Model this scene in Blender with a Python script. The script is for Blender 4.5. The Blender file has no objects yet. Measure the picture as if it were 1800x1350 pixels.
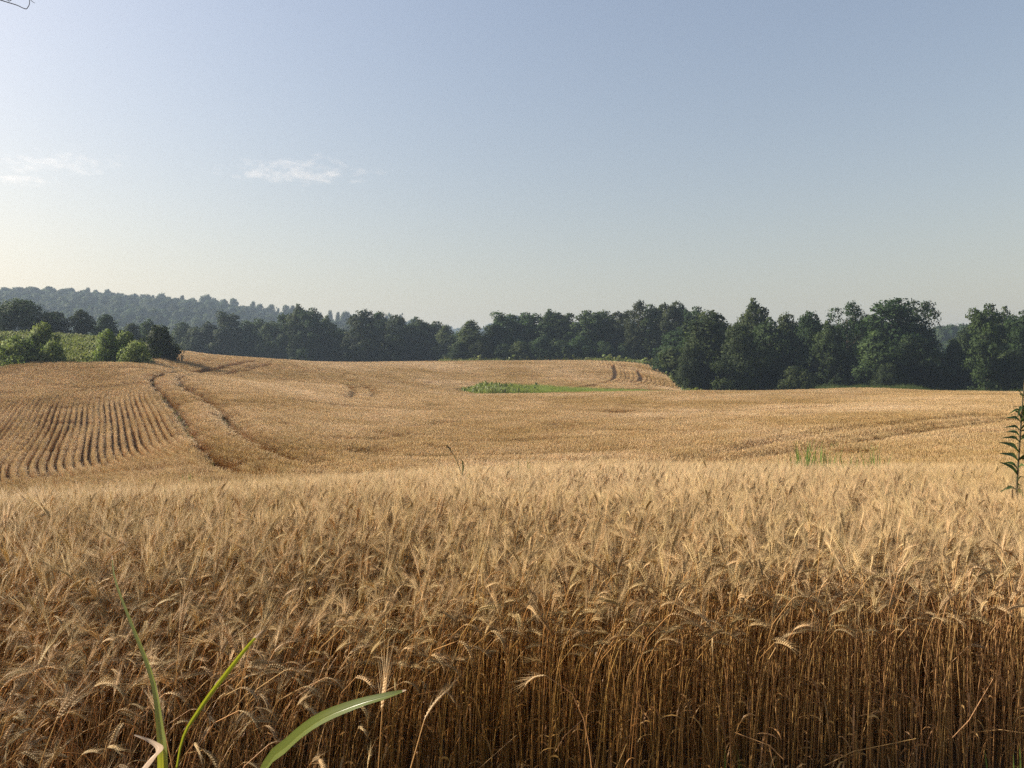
import bpy, bmesh, math, random
import numpy as np
from mathutils import Vector, Euler

rng = np.random.default_rng(11)
random.seed(11)
scene = bpy.context.scene
COL = scene.collection

# ------------------------------------------------------------------ camera
EYE = 1.6
F = 1360.0                      # focal length in photograph pixels (1800 wide)
CX, CY = 900.0, 675.0
cam_d = bpy.data.cameras.new('camera')
cam = bpy.data.objects.new('camera', cam_d)
COL.objects.link(cam)
cam.location = (0, 0, EYE)
cam.rotation_euler = (math.radians(90), 0, 0)
cam_d.sensor_width = 36.0
cam_d.lens = 36.0 * F / 1800.0
cam_d.clip_start = 0.05
cam_d.clip_end = 20000
scene.camera = cam

# ------------------------------------------------------------------ sky and sun
SUN_AZ = math.radians(-82)      # left of the view direction (+Y)
SUN_EL = math.radians(34)
world = bpy.data.worlds.new('World')
scene.world = world
world.use_nodes = True
wn, wl = world.node_tree.nodes, world.node_tree.links
wn.clear()
w_out = wn.new('ShaderNodeOutputWorld')
w_bg = wn.new('ShaderNodeBackground')
w_sky = wn.new('ShaderNodeTexSky')
w_sky.sky_type = 'NISHITA'
w_sky.sun_disc = False
w_sky.sun_elevation = SUN_EL
w_sky.sun_rotation = SUN_AZ
w_sky.altitude = 200
w_sky.air_density = 1.8
w_sky.dust_density = 3.6
w_sky.ozone_density = 0.2
w_bg.inputs['Strength'].default_value = 0.063
w_wb = wn.new('ShaderNodeMix')           # white balance of the whole sky
w_wb.data_type = 'RGBA'
w_wb.blend_type = 'MULTIPLY'
w_wb.inputs['Factor'].default_value = 1.0
w_wb.inputs['B'].default_value = (1.025, .96, 1.055, 1)
wl.new(w_sky.outputs[0], w_wb.inputs['A'])
wl.new(w_wb.outputs['Result'], w_bg.inputs[0])
wl.new(w_bg.outputs[0], w_out.inputs[0])

sun_d = bpy.data.lights.new('sun', 'SUN')
sun_d.energy = 5.0
sun_d.angle = math.radians(0.6)
sun_d.color = (1.0, 0.91, 0.79)
sun = bpy.data.objects.new('sun', sun_d)
COL.objects.link(sun)
SUN_DIR = Vector((math.sin(SUN_AZ) * math.cos(SUN_EL), math.cos(SUN_AZ) * math.cos(SUN_EL), math.sin(SUN_EL)))
sun.rotation_euler = SUN_DIR.to_track_quat('Z', 'Y').to_euler()
sun.location = (-60, 20, 80)

vs = scene.view_settings
vs.view_transform = 'Standard'
vs.look = 'None'
vs.exposure = 1.12
vs.gamma = 1.0
vs.use_curve_mapping = False
cy = scene.cycles
cy.max_bounces = 7
cy.diffuse_bounces = 4
cy.glossy_bounces = 2
cy.transmission_bounces = 5
cy.transparent_max_bounces = 8
cy.volume_bounces = 0
cy.caustics_reflective = False
cy.caustics_refractive = False
cy.use_denoising = False
cy.denoiser = 'OPENIMAGEDENOISE'
cy.denoising_input_passes = 'RGB_ALBEDO_NORMAL'
cy.denoising_prefilter = 'ACCURATE'
cy.use_adaptive_sampling = False
cy.sample_clamp_indirect = 6.0

# ------------------------------------------------------------------ helpers
def tag(o, label=None, cat=None, group=None, kind=None):
    if label: o['label'] = label
    if cat: o['category'] = cat
    if group: o['group'] = group
    if kind: o['kind'] = kind
    return o

def link(name, me, parent=None):
    o = bpy.data.objects.new(name, me)
    COL.objects.link(o)
    if parent: o.parent = parent
    return o

def empty(name, loc=(0, 0, 0), rz=0.0):
    o = bpy.data.objects.new(name, None)
    o.empty_display_size = 0.2
    COL.objects.link(o)
    o.location = loc
    o.rotation_euler = (0, 0, rz)
    return o

class MB:
    """Collects points, faces and a tint per point; build() makes ONE mesh."""
    def __init__(s):
        s.v = []; s.t = []; s.f = []; s.n = 0
    def add(s, verts, faces, tint=1.0):
        verts = np.asarray(verts, float)
        k = len(verts)
        s.v.append(verts)
        s.t.append(np.broadcast_to(np.asarray(tint, float), (k,)).copy())
        if isinstance(faces, np.ndarray):
            s.f.append(faces + s.n)
        else:
            by = {}
            for fc in faces: by.setdefault(len(fc), []).append(fc)
            for fl in by.values(): s.f.append(np.array(fl) + s.n)
        s.n += k
    def mesh(s, name, mat, smooth=False):
        me = bpy.data.meshes.new(name)
        V = np.concatenate(s.v); T = np.concatenate(s.t)
        me.vertices.add(len(V)); me.vertices.foreach_set('co', V.ravel())
        loops = np.concatenate([f.ravel() for f in s.f])
        tot = np.concatenate([np.full(len(f), f.shape[1]) for f in s.f])
        start = np.concatenate([[0], np.cumsum(tot)[:-1]])
        me.loops.add(len(loops)); me.loops.foreach_set('vertex_index', loops.astype(np.int32))
        me.polygons.add(len(tot))
        me.polygons.foreach_set('loop_start', start.astype(np.int32))
        me.polygons.foreach_set('loop_total', tot.astype(np.int32))
        if smooth: me.polygons.foreach_set('use_smooth', np.ones(len(tot), bool))
        a = me.attributes.new('tint', 'FLOAT', 'POINT'); a.data.foreach_set('value', T.astype(np.float32))
        me.update(calc_edges=True)
        if getattr(s, 'normals', None) is not None:
            me.normals_split_custom_set_from_vertices(s.normals.tolist())
        me.materials.append(mat)
        return me
    def build(s, name, mat, parent=None, smooth=False):
        return link(name, s.mesh(name, mat, smooth), parent)

def tube(mb, pts, rad, sides=5, tint=1.0, cap=False):
    pts = np.asarray(pts, float); n = len(pts)
    rad = np.broadcast_to(np.asarray(rad, float), (n,))
    tan = np.gradient(pts, axis=0); tan /= np.linalg.norm(tan, axis=1)[:, None] + 1e-9
    ref = np.array([0.31, 0.95, 0.05]) if abs(tan[:, 1]).mean() < .8 else np.array([1., 0, .1])
    a = np.cross(tan, ref); a /= np.linalg.norm(a, axis=1)[:, None] + 1e-9
    b = np.cross(tan, a)
    ang = np.arange(sides) * 2 * math.pi / sides
    V = (pts[:, None, :] + rad[:, None, None] * (np.cos(ang)[None, :, None] * a[:, None, :] + np.sin(ang)[None, :, None] * b[:, None, :])).reshape(-1, 3)
    f = []
    for i in range(n - 1):
        for j in range(sides):
            k = (j + 1) % sides
            f.append((i * sides + j, i * sides + k, (i + 1) * sides + k, (i + 1) * sides + j))
    fl = np.array(f)
    if np.ndim(tint): tint = np.repeat(np.asarray(tint), sides)
    mb.add(V, fl, tint)

def ribbon(mb, pts, widths, side, fold=0.0, tint=1.0):
    """A leaf: midrib points, half-widths, a side vector; the two halves fold up from the midrib."""
    pts = np.asarray(pts, float); n = len(pts)
    side = np.asarray(side, float)
    side = np.broadcast_to(side, (n, 3)) / (np.linalg.norm(side, axis=-1, keepdims=True) + 1e-9)
    tan = np.gradient(pts, axis=0); tan /= np.linalg.norm(tan, axis=1)[:, None] + 1e-9
    nor = np.cross(side, tan); nor /= np.linalg.norm(nor, axis=1)[:, None] + 1e-9
    w = np.asarray(widths, float)[:, None]
    L = pts - side * w + nor * w * fold
    R = pts + side * w + nor * w * fold
    V = np.stack([L, pts, R], 1).reshape(-1, 3)
    f = []
    for i in range(n - 1):
        f.append((3 * i, 3 * i + 1, 3 * i + 4, 3 * i + 3))
        f.append((3 * i + 1, 3 * i + 2, 3 * i + 5, 3 * i + 4))
    if np.ndim(tint): tint = np.repeat(np.asarray(tint), 3)
    mb.add(V, np.array(f), tint)

_H = rng.random((256, 256))
def vnoise(x, y):
    x = np.asarray(x, float); y = np.asarray(y, float)
    xi = np.floor(x).astype(int); yi = np.floor(y).astype(int)
    fx = x - xi; fy = y - yi
    fx = fx * fx * (3 - 2 * fx); fy = fy * fy * (3 - 2 * fy)
    g = lambda i, j: _H[i & 255, j & 255]
    return (g(xi, yi) * (1 - fx) + g(xi + 1, yi) * fx) * (1 - fy) + (g(xi, yi + 1) * (1 - fx) + g(xi + 1, yi + 1) * fx) * fy
def sstep(a, b, x):
    t = np.clip((np.asarray(x, float) - a) / (b - a), 0, 1)
    return t * t * (3 - 2 * t)

# ------------------------------------------------------------------ materials
def mat_new(name):
    m = bpy.data.materials.new(name); m.use_nodes = True
    nt = m.node_tree; nt.nodes.clear()
    return m, nt.nodes, nt.links

def plant_mat(name, dark, light, transl=0.3, rough=0.6, spec=0.3, rnd=0.25, hue=0.0, tcol=None):
    """Leaf/straw: colour runs dark->light with the tint of the piece, varies per object; part of the light passes through."""
    m, N, L = mat_new(name)
    at = N.new('ShaderNodeAttribute'); at.attribute_name = 'tint'
    ramp = N.new('ShaderNodeMix'); ramp.data_type = 'RGBA'
    ramp.inputs['A'].default_value = (*dark, 1); ramp.inputs['B'].default_value = (*light, 1)
    L.new(at.outputs['Fac'], ramp.inputs['Factor'])
    oi = N.new('ShaderNodeObjectInfo')
    mr = N.new('ShaderNodeMapRange'); mr.inputs['To Min'].default_value = 1 - rnd; mr.inputs['To Max'].default_value = 1 + rnd
    L.new(oi.outputs['Random'], mr.inputs['Value'])
    hs = N.new('ShaderNodeHueSaturation')
    L.new(mr.outputs[0], hs.inputs['Value']); L.new(ramp.outputs['Result'], hs.inputs['Color'])
    if hue:
        mh = N.new('ShaderNodeMath'); mh.operation = 'MULTIPLY'; mh.inputs[1].default_value = 7.31
        fr = N.new('ShaderNodeMath'); fr.operation = 'FRACT'
        m2 = N.new('ShaderNodeMapRange'); m2.inputs['To Min'].default_value = .5 - hue; m2.inputs['To Max'].default_value = .5 + hue
        L.new(oi.outputs['Random'], mh.inputs[0]); L.new(mh.outputs[0], fr.inputs[0]); L.new(fr.outputs[0], m2.inputs['Value'])
        L.new(m2.outputs[0], hs.inputs['Hue'])
    ri = N.new('ShaderNodeAttribute'); ri.attribute_type = 'INSTANCER'; ri.attribute_name = 'ripe'
    ra = N.new('ShaderNodeMath'); ra.operation = 'ADD'; ra.inputs[1].default_value = 1.0; L.new(ri.outputs['Fac'], ra.inputs[0])
    rs = N.new('ShaderNodeMath'); rs.operation = 'MULTIPLY_ADD'; rs.inputs[1].default_value = -.9; rs.inputs[2].default_value = 1.0; L.new(ri.outputs['Fac'], rs.inputs[0])
    rm = N.new('ShaderNodeMath'); rm.operation = 'MULTIPLY'; L.new(ra.outputs[0], rm.inputs[0]); L.new(mr.outputs[0], rm.inputs[1])
    L.new(rm.outputs[0], hs.inputs['Value']); L.new(rs.outputs[0], hs.inputs['Saturation'])
    p = N.new('ShaderNodeBsdfPrincipled')
    p.inputs['Roughness'].default_value = rough
    p.inputs['Specular IOR Level'].default_value = spec
    L.new(hs.outputs[0], p.inputs['Base Color'])
    tr = N.new('ShaderNodeBsdfTranslucent')
    if tcol:
        mx = N.new('ShaderNodeMix'); mx.data_type = 'RGBA'; mx.blend_type = 'MULTIPLY'
        mx.inputs['Factor'].default_value = 1; mx.inputs['B'].default_value = (*tcol, 1)
        L.new(hs.outputs[0], mx.inputs['A']); L.new(mx.outputs['Result'], tr.inputs['Color'])
    else:
        L.new(hs.outputs[0], tr.inputs['Color'])
    mix = N.new('ShaderNodeMixShader'); mix.inputs[0].default_value = transl
    L.new(p.outputs[0], mix.inputs[1]); L.new(tr.outputs[0], mix.inputs[2])
    o = N.new('ShaderNodeOutputMaterial'); L.new(mix.outputs[0], o.inputs[0])
    return m

M = {}
M['ear'] = plant_mat('ripe_wheat', (.36, .24, .10), (.69, .52, .28), .40, .5, .35, .16, 0.008)
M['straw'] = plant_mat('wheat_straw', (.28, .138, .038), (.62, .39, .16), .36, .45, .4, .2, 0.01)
M['crown'] = plant_mat('tree_leaves', (.012, .022, .009), (.044, .065, .019), .24, .75, .12, .34, 0.03, (1.2, 1.3, .6))
M['bush'] = plant_mat('shrub_leaves', (.06, .09, .022), (.21, .24, .075), .3, .75, .12, .2, 0.015, (1.2, 1.3, .6))
M['grass'] = plant_mat('grass_leaves', (.075, .105, .024), (.22, .24, .08), .4, .5, .3, .22, 0.02, (1.2, 1.2, .6))
M['blade'] = plant_mat('green_blade', (.08, .115, .018), (.19, .22, .06), .52, .3, .8, .08, 0, (1.75, 1.5, .4))
M['clump'] = plant_mat('clump_grass', (.075, .13, .02), (.16, .23, .05), .4, .6, .15, .1)
M['weed'] = plant_mat('weed_leaves', (.025, .05, .015), (.06, .10, .03), .3, .45, .4, .1, 0, (1.2, 1.2, .5))
M['weedstem'] = plant_mat('weed_stem', (.05, .045, .025), (.10, .08, .04), .0, .6, .2, .1)
M['dry'] = plant_mat('dry_leaf', (.35, .24, .14), (.62, .50, .38), .4, .6, .2, .1)
M['bark'] = plant_mat('bark', (.05, .04, .03), (.11, .09, .07), 0, .9, .1, .2)

# ------------------------------------------------------------------ the lie of the land
def P(px, py, d, cover=0.85):
    """A surface point seen at photograph pixel (px,py) at distance d: world x, y and the ground height under the crop."""
    return ((px - CX) / F * d, d, EYE - d * (py - CY) / F - cover)
ctrl = []
for x in (-6, -3, 0, 3, 6): ctrl += [(x, -3, 0), (x, 0, 0), (x, 2.5, 0), (x, 4.5, 0)]
rows_ = [
    # near brow
    (-300, 912, 8), (0, 902, 8), (450, 868, 8), (900, 840, 8.3), (1350, 835, 8.6), (1800, 835, 9), (2100, 835, 9),
    # hollow behind the brow
    (-300, 892, 14), (0, 888, 14), (450, 857, 14), (900, 826, 14), (1350, 824, 14.5), (1800, 822, 14.5),
    (-300, 868, 22), (0, 866, 22), (300, 854, 22), (430, 838, 23), (700, 832, 23), (900, 826, 24), (1200, 818, 22), (1500, 812, 20), (1800, 806, 19),
    (-300, 800, 32), (0, 800, 32), (200, 796, 33), (345, 775, 32), (600, 790, 31), (900, 797, 30), (1200, 795, 28), (1500, 785, 26), (1800, 780, 25),
    (-300, 745, 43), (0, 742, 43), (200, 742, 43), (320, 722, 42), (600, 742, 42), (900, 756, 41), (1200, 755, 38), (1500, 745, 36), (1800, 738, 35),
    (-300, 690, 54), (0, 692, 54), (200, 690, 55), (300, 688, 53), (600, 705, 56), (900, 722, 55), (1200, 722, 52), (1500, 715, 50), (1800, 708, 50),
    (0, 660, 63), (250, 663, 60), (420, 672, 62), (600, 682, 68), (750, 696, 68), (900, 702, 70), (1200, 701, 68), (1500, 698, 66), (1800, 697, 64),
    (900, 693, 82), (820, 694, 84), (1050, 690, 86), (1250, 687.5, 84), (1450, 687, 82), (1650, 688, 78), (1800, 690, 74), (2100, 695, 74),
    (330, 652, 74), (450, 656, 82), (600, 661, 88), (700, 668, 94),
    (320, 622, 96), (400, 629, 94), (460, 634, 94), (560, 641, 108), (650, 644, 124),
    (310, 617, 108), (480, 631, 120), (560, 636.5, 145), (700, 636, 160), (780, 635, 163),
    (900, 672, 107), (1050, 677, 109), (1200, 686, 110), (900, 668, 114), (1050, 672, 114), (1170, 682, 112),
    (900, 652, 130), (1050, 654, 130), (1140, 660, 128), (900, 634, 165), (1050, 634, 165), (1140, 641, 158),
    (1250, 700, 108), (1350, 694, 104), (1500, 682, 104), (1650, 690, 100), (1800, 697, 95),
    (1500, 688, 125), (1800, 692, 120), (1250, 690, 135), (1300, 670, 170), (1800, 660, 170), (1800, 660, 240), (1300, 650, 240),
    (320, 640, 150), (500, 645, 185), (700, 640, 190), (1050, 636, 195), (900, 640, 240), (500, 645, 240), (0, 650, 240), (-300, 650, 240),
]
ctrl += [P(*r) for r in rows_]
for r in [(-300, 668, 66), (0, 658, 66), (60, 653, 67), (150, 652, 69), (250, 650, 71), (290, 642, 82),
          (0, 618, 80), (150, 624, 80), (240, 626, 82), (0, 596, 95), (150, 602, 96), (250, 608, 98), (-300, 606, 95),
          (0, 590, 125), (200, 600, 125), (-300, 600, 130), (850, 702, 92), (900, 700, 95), (960, 699, 98), (1050, 698, 101), (1130, 697.5, 103), (1200, 697.5, 104)]:
    ctrl.append(P(*r, 0.0))
ctrl = np.array(ctrl)
def warp(x, y):
    y = np.maximum(np.asarray(y, float), -3.0)
    return np.stack([np.asarray(x, float) / (y + 6.0) * 1.6, np.log(y + 6.0)], -1)
def tps(a, b):
    r2 = ((a[:, None, :] - b[None, :, :]) ** 2).sum(-1)
    return .5 * r2 * np.log(r2 + 1e-9)
_C = warp(ctrl[:, 0], ctrl[:, 1])
# heights are interpolated as the angle below the eye: smooth in view and in the world
_n = len(_C)
_A = np.zeros((_n + 3, _n + 3))
_A[:_n, :_n] = tps(_C, _C) + np.eye(_n) * 2e-3
_A[:_n, _n] = 1; _A[:_n, _n + 1:] = _C
_A[_n, :_n] = 1; _A[_n + 1:, :_n] = _C.T
_scl = (ctrl[:, 1] + 6.0)
_W = np.linalg.solve(_A, np.concatenate([(ctrl[:, 2] - EYE) / _scl, [0, 0, 0]]))
def rbf(x, y):
    x = np.asarray(x, float).ravel(); y = np.asarray(y, float).ravel()
    out = np.empty(len(x))
    for i in range(0, len(x), 20000):
        q = warp(x[i:i + 20000], y[i:i + 20000])
        out[i:i + 20000] = tps(q, _C) @ _W[:_n] + _W[_n] + q @ _W[_n + 1:]
    return EYE + out * (np.maximum(y, -3) + 6.0)
RX = np.array([-3600, -1280, -710, -424, -353, -282, -220, -188, -141, -94, -47, 0, 57, 128, 4000])
RZ = np.array([30, 58, 62, 60, 65, 58, 53, 46, 39, 35, 28, 18, 10, 4, 3])
def ground(x, y):
    x = np.asarray(x, float); y = np.asarray(y, float)
    sh = x.shape
    xr, yr = x.ravel(), y.ravel()
    xc = np.clip(xr, -1.0 * (yr.clip(0) + 8), 1.0 * (yr.clip(0) + 8))
    near = rbf(xc, np.minimum(yr, 235))
    near = np.where(yr < 3, near * sstep(-2, 3, yr), near)
    hill = 4 + np.interp(xr, RX, RZ) * sstep(240, 640, yr) * (1 - .9 * sstep(740, 1150, yr))
    hill = np.maximum(hill, 4 + 16 * sstep(140, 200, xr) * sstep(240, 350, yr) * (1 - sstep(420, 700, yr)))
    hill = hill + 80 * sstep(950, 1200, yr) * (1 - sstep(1350, 1900, yr)) * (.85 + .3 * vnoise(xr / 60 + 5, yr / 300))
    t = sstep(195, 260, yr)
    return (near * (1 - t) + hill * t).reshape(sh)
def g1(x, y): return float(ground(np.array([x]), np.array([y]))[0])
def ray(px, py, cover=0.82, dmin=2.0):
    """Where the sight line through a photograph pixel first meets the crop's surface."""
    d = np.concatenate([np.arange(dmin, 60, .1), np.arange(60, 260, .3)])
    x = (px - CX) / F * d; z = EYE - d * (py - CY) / F
    hit = np.nonzero(ground(x, d) + cover >= z)[0]
    i = hit[0] if len(hit) else -1
    return np.array([x[i], d[i]])
def trace(pts, cover=.82, dmin=11.0): return np.array([ray(a, b, cover, dmin) for a, b in pts])

# ground sheet out to the horizon
t = np.linspace(0, 1, 300)
ys = -12 + 12 * 0 + np.concatenate([np.linspace(0, 20, 40)[:-1], 20 + 40 * np.linspace(0, 1, 60)[:-1], 60 + 200 * np.linspace(0, 1, 140)[:-1], 260 + 6000 * np.linspace(0, 1, 70) ** 2.2])
xs_h = np.concatenate([np.linspace(0, 12, 30)[:-1], np.linspace(12, 160, 120)[:-1], 160 + 5000 * np.linspace(0, 1, 45) ** 2.2])
xs = np.concatenate([-xs_h[::-1][:-1], xs_h])
GX, GY = np.meshgrid(xs, ys)
GZ = ground(GX, GY)
nx, ny = len(xs), len(ys)
ii = (np.arange(ny - 1)[:, None] * nx + np.arange(nx - 1)[None, :]).ravel()
gf = np.stack([ii, ii + 1, ii + nx + 1, ii + nx], 1)

# where the wheat grows
FPX = np.array([-900, -200, 0, 60, 130, 200, 250, 280, 300, 320, 345, 480, 560, 700, 780, 1000, 1140, 1170, 1190, 1205, 1225, 1350, 1450, 1550, 1650, 1800, 2600])
FD = np.array([60, 63, 65.5, 67.5, 68, 69, 70, 78, 92, 112, 125, 140, 158, 164, 166, 167, 160, 146, 126, 107, 97, 98, 102, 106, 101, 96, 90])
def far_d(x, y):
    return np.interp(CX + F * x / np.maximum(y, 1), FPX, FD)
def strip_mask(x, y):
    """the grassed hollow across the field"""
    px = CX + F * x / np.maximum(y, 1)
    c = np.interp(px, [800, 900, 1000, 1200, 1260], [93, 95, 98.5, 103.5, 104])
    hw = np.interp(px, [800, 812, 850, 940, 1000, 1060, 1200, 1230, 1250], [0, 2.2, 6, 6, 5.5, 5, 4.5, 3, 0])
    return (np.abs(y - c) < hw * (.8 + .4 * vnoise(x * .5, y * .5))) & (hw > 0)
def edge_d(x):
    return np.interp(x, [-4, -2, -1.3, -.8, -.4, .2, 1, 2.2, 4], [1.7, 1.95, 2.2, 2.5, 2.72, 2.85, 2.95, 3.08, 3.3]) + .26 * (vnoise(x * 2.3 + 3, 7.7) - .5) + .12 * (vnoise(x * 9 + 3, 2.7) - .5)
def in_field(x, y):
    return (y > edge_d(x)) & (y < far_d(x, y)) & ~strip_mask(x, y)

gm, N, L = mat_new('ground_soil_and_turf')
at = N.new('ShaderNodeAttribute'); at.attribute_name = 'tint'
tc = N.new('ShaderNodeNewGeometry')
nz = N.new('ShaderNodeTexNoise'); nz.inputs['Scale'].default_value = 1.3; nz.inputs['Detail'].default_value = 8
nz2 = N.new('ShaderNodeTexNoise'); nz2.inputs['Scale'].default_value = 14; nz2.inputs['Detail'].default_value = 6
L.new(tc.outputs['Position'], nz.inputs['Vector']); L.new(tc.outputs['Position'], nz2.inputs['Vector'])
def mixc(a, b, fac):
    m = N.new('ShaderNodeMix'); m.data_type = 'RGBA'
    for k, v in (('A', a), ('B', b)):
        if isinstance(v, tuple): m.inputs[k].default_value = (*v, 1)
        else: L.new(v, m.inputs[k])
    L.new(fac, m.inputs['Factor'])
    return m.outputs['Result']
soil = mixc((.05, .03, .016), (.12, .075, .035), nz2.outputs['Fac'])
turf = mixc((.05, .085, .02), (.12, .15, .05), nz.outputs['Fac'])
gcol = mixc(turf, soil, at.outputs['Fac'])
p = N.new('ShaderNodeBsdfPrincipled'); p.inputs['Roughness'].default_value = .95; p.inputs['Specular IOR Level'].default_value = .1
L.new(gcol, p.inputs['Base Color'])
bp = N.new('ShaderNodeBump'); bp.inputs['Strength'].default_value = .6; bp.inputs['Distance'].default_value = .05
L.new(nz2.outputs['Fac'], bp.inputs['Height']); L.new(bp.outputs[0], p.inputs['Normal'])
o = N.new('ShaderNodeOutputMaterial'); L.new(p.outputs[0], o.inputs[0])
mb = MB()
soilmask = (((GY < far_d(GX, GY)) & ~strip_mask(GX, GY)) | (GY < 6)).astype(float)
mb.add(np.stack([GX, GY, GZ], -1).reshape(-1, 3), gf, soilmask.ravel())
tag(mb.build('ground', gm, smooth=True), kind='structure')

# ------------------------------------------------------------------ geometry-node scatter for the uncountable
_gn_cache = {}
def scatter(name, protos, pts, rot, scl, idx, label=None):
    c = bpy.data.collections.new(name + '_kit')
    for k, pm in enumerate(protos):
        c.objects.link(bpy.data.objects.new('%s_kit_%02d' % (name, k), pm))
    me = bpy.data.meshes.new(name)
    me.vertices.add(len(pts)); me.vertices.foreach_set('co', np.asarray(pts, np.float32).ravel())
    for nm, arr in (('rot', rot), ('scl', scl)):
        a = me.attributes.new(nm, 'FLOAT_VECTOR', 'POINT'); a.data.foreach_set('vector', np.asarray(arr, np.float32).ravel())
    a = me.attributes.new('idx', 'INT', 'POINT'); a.data.foreach_set('value', np.asarray(idx, np.int32))
    P_ = np.asarray(pts, float)
    ripe = .30 * (vnoise(P_[:, 0] * .12 + 50, P_[:, 1] * .10) - .5) + .20 * (vnoise(P_[:, 0] * .5, P_[:, 1] * .42 + 9) - .5)
    a = me.attributes.new('ripe', 'FLOAT', 'POINT'); a.data.foreach_set('value', ripe.astype(np.float32))
    ob = link(name, me)
    ng = bpy.data.node_groups.new(name, 'GeometryNodeTree')
    ng.interface.new_socket('Geometry', in_out='INPUT', socket_type='NodeSocketGeometry')
    ng.interface.new_socket('Geometry', in_out='OUTPUT', socket_type='NodeSocketGeometry')
    n = ng.nodes; l = ng.links
    gi = n.new('NodeGroupInput'); go = n.new('NodeGroupOutput')
    ip = n.new('GeometryNodeInstanceOnPoints')
    ci = n.new('GeometryNodeCollectionInfo')
    ci.inputs['Collection'].default_value = c
    ci.inputs['Separate Children'].default_value = True
    ci.inputs['Reset Children'].default_value = True
    def named(nm, ty):
        q = n.new('GeometryNodeInputNamedAttribute'); q.data_type = ty; q.inputs['Name'].default_value = nm
        return q.outputs['Attribute']
    ip.inputs['Pick Instance'].default_value = True
    l.new(gi.outputs[0], ip.inputs['Points'])
    l.new(ci.outputs[0], ip.inputs['Instance'])
    l.new(named('idx', 'INT'), ip.inputs['Instance Index'])
    l.new(named('rot', 'FLOAT_VECTOR'), ip.inputs['Rotation'])
    l.new(named('scl', 'FLOAT_VECTOR'), ip.inputs['Scale'])
    l.new(ip.outputs[0], go.inputs[0])
    md = ob.modifiers.new('scatter', 'NODES'); md.node_group = ng
    ob['kind'] = 'stuff'
    if label: ob['label'] = label
    return ob

# ------------------------------------------------------------------ wheat plants
def stalk_path(r, h, lean, bend, earbend, earlen, nseg=7, neg=7):
    """stem and ear centre lines in the XZ plane"""
    th = []; p = [np.zeros(3)]; dirs = []
    for i in range(nseg):
        tt = (i + .5) / nseg
        a = lean + bend * tt ** 6
        dirs.append(a); p.append(p[-1] + np.array([math.sin(a), 0, math.cos(a)]) * h / nseg)
    stem = np.array(p)
    q = [p[-1]]; a0 = lean + bend; da = []
    for i in range(neg):
        a = a0 + earbend * ((i + 1) / neg)
        da.append(a); q.append(q[-1] + np.array([math.sin(a), 0, math.cos(a)]) * earlen / neg)
    return stem, np.array(q), a0, earbend

def ear_mesh(mb, q, a0, eb, r, nsp=18, awn=.06, fat=1.0):
    n = len(q)
    s = np.linspace(0, n - 1, nsp + 1)[:-1] + .3
    tube(mb, q, np.full(n, .0016), 3, .5)
    octf = [(0, 1, 2), (0, 2, 3), (0, 3, 4), (0, 4, 1), (5, 2, 1), (5, 3, 2), (5, 4, 3), (5, 1, 4)]
    roll = r.uniform(0, math.pi)
    for k in range(nsp):
        f_ = s[k] / (n - 1); i = min(int(s[k]), n - 2)
        c = q[i] + (q[i + 1] - q[i]) * (s[k] - i)
        a = a0 + eb * f_
        d = np.array([math.sin(a), 0, math.cos(a)])
        e1 = np.array([0, 1., 0]); e2 = np.cross(d, e1)
        sd = (e1 * math.cos(roll) + e2 * math.sin(roll)) * (1 if k % 2 else -1)
        up = np.cross(d, sd)
        prof = .75 + .35 * math.sin(math.pi * min(1, f_ * .9 + .12))
        ax = d * math.cos(.38) + sd * math.sin(.38)
        ln = .0118 * prof; w = .0029 * prof * fat; th = .0026 * prof * fat
        c0 = c + sd * .0016
        mid = c0 + ax * ln * .42
        sv = np.cross(up, ax)
        V = [c0, mid + sv * w, mid + up * th, mid - sv * w, mid - up * th, c0 + ax * ln]
        tt = r.uniform(.45, 1.0)
        mb.add(V, octf, [tt * .55, tt, tt, tt, tt, tt * 1.1])
        for _ in range(1 if r.random() < .4 else 2):
            al = awn * r.uniform(.8, 1.5) * (.6 + .6 * f_)
            sp = r.uniform(.06, .34)
            ad = ax * .15 + d * math.cos(sp) + (sd * r.uniform(.3, 1) + up * r.uniform(-.9, .9)) * math.sin(sp)
            ad /= np.linalg.norm(ad)
            b = c0 + ax * ln * .9
            wv = np.cross(ad, r.normal(size=3)); wv /= np.linalg.norm(wv)
            w2 = np.cross(ad, wv)
            rr = .00042
            tip = b + ad * al + up * r.uniform(-.006, .006)
            mb.add([b + wv * rr, b - wv * rr * .5 + w2 * rr * .87, b - wv * rr * .5 - w2 * rr * .87, tip], [(0, 1, 3), (1, 2, 3), (2, 0, 3)], r.uniform(.5, 1.0))

def leaf_mesh(mb, stem, h, r):
    for _ in range(1):
        z = r.uniform(.2, .75); i = int(z * (len(stem) - 1)); b = stem[i]
        az = r.uniform(0, 2 * math.pi); o_ = np.array([math.cos(az), math.sin(az), 0])
        ln = r.uniform(.08, .2); drop = r.uniform(.3, 1.6)
        ss = np.linspace(0, 1, 6)
        pts = b + o_ * (np.sin(ss * 1.3) * ln * .5)[:, None] + np.array([0, 0, 1]) * ((ss * .4 - drop * ss ** 2) * ln)[:, None]
        tw = r.uniform(0, 3)
        side = np.array([-o_[1], o_[0], 0]) * math.cos(tw) + np.array([0, 0, 1]) * math.sin(tw)
        ribbon(mb, pts, .0035 * np.sin(np.linspace(.5, math.pi, 6)) + .0003, side, .4, r.uniform(.1, .9))

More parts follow.
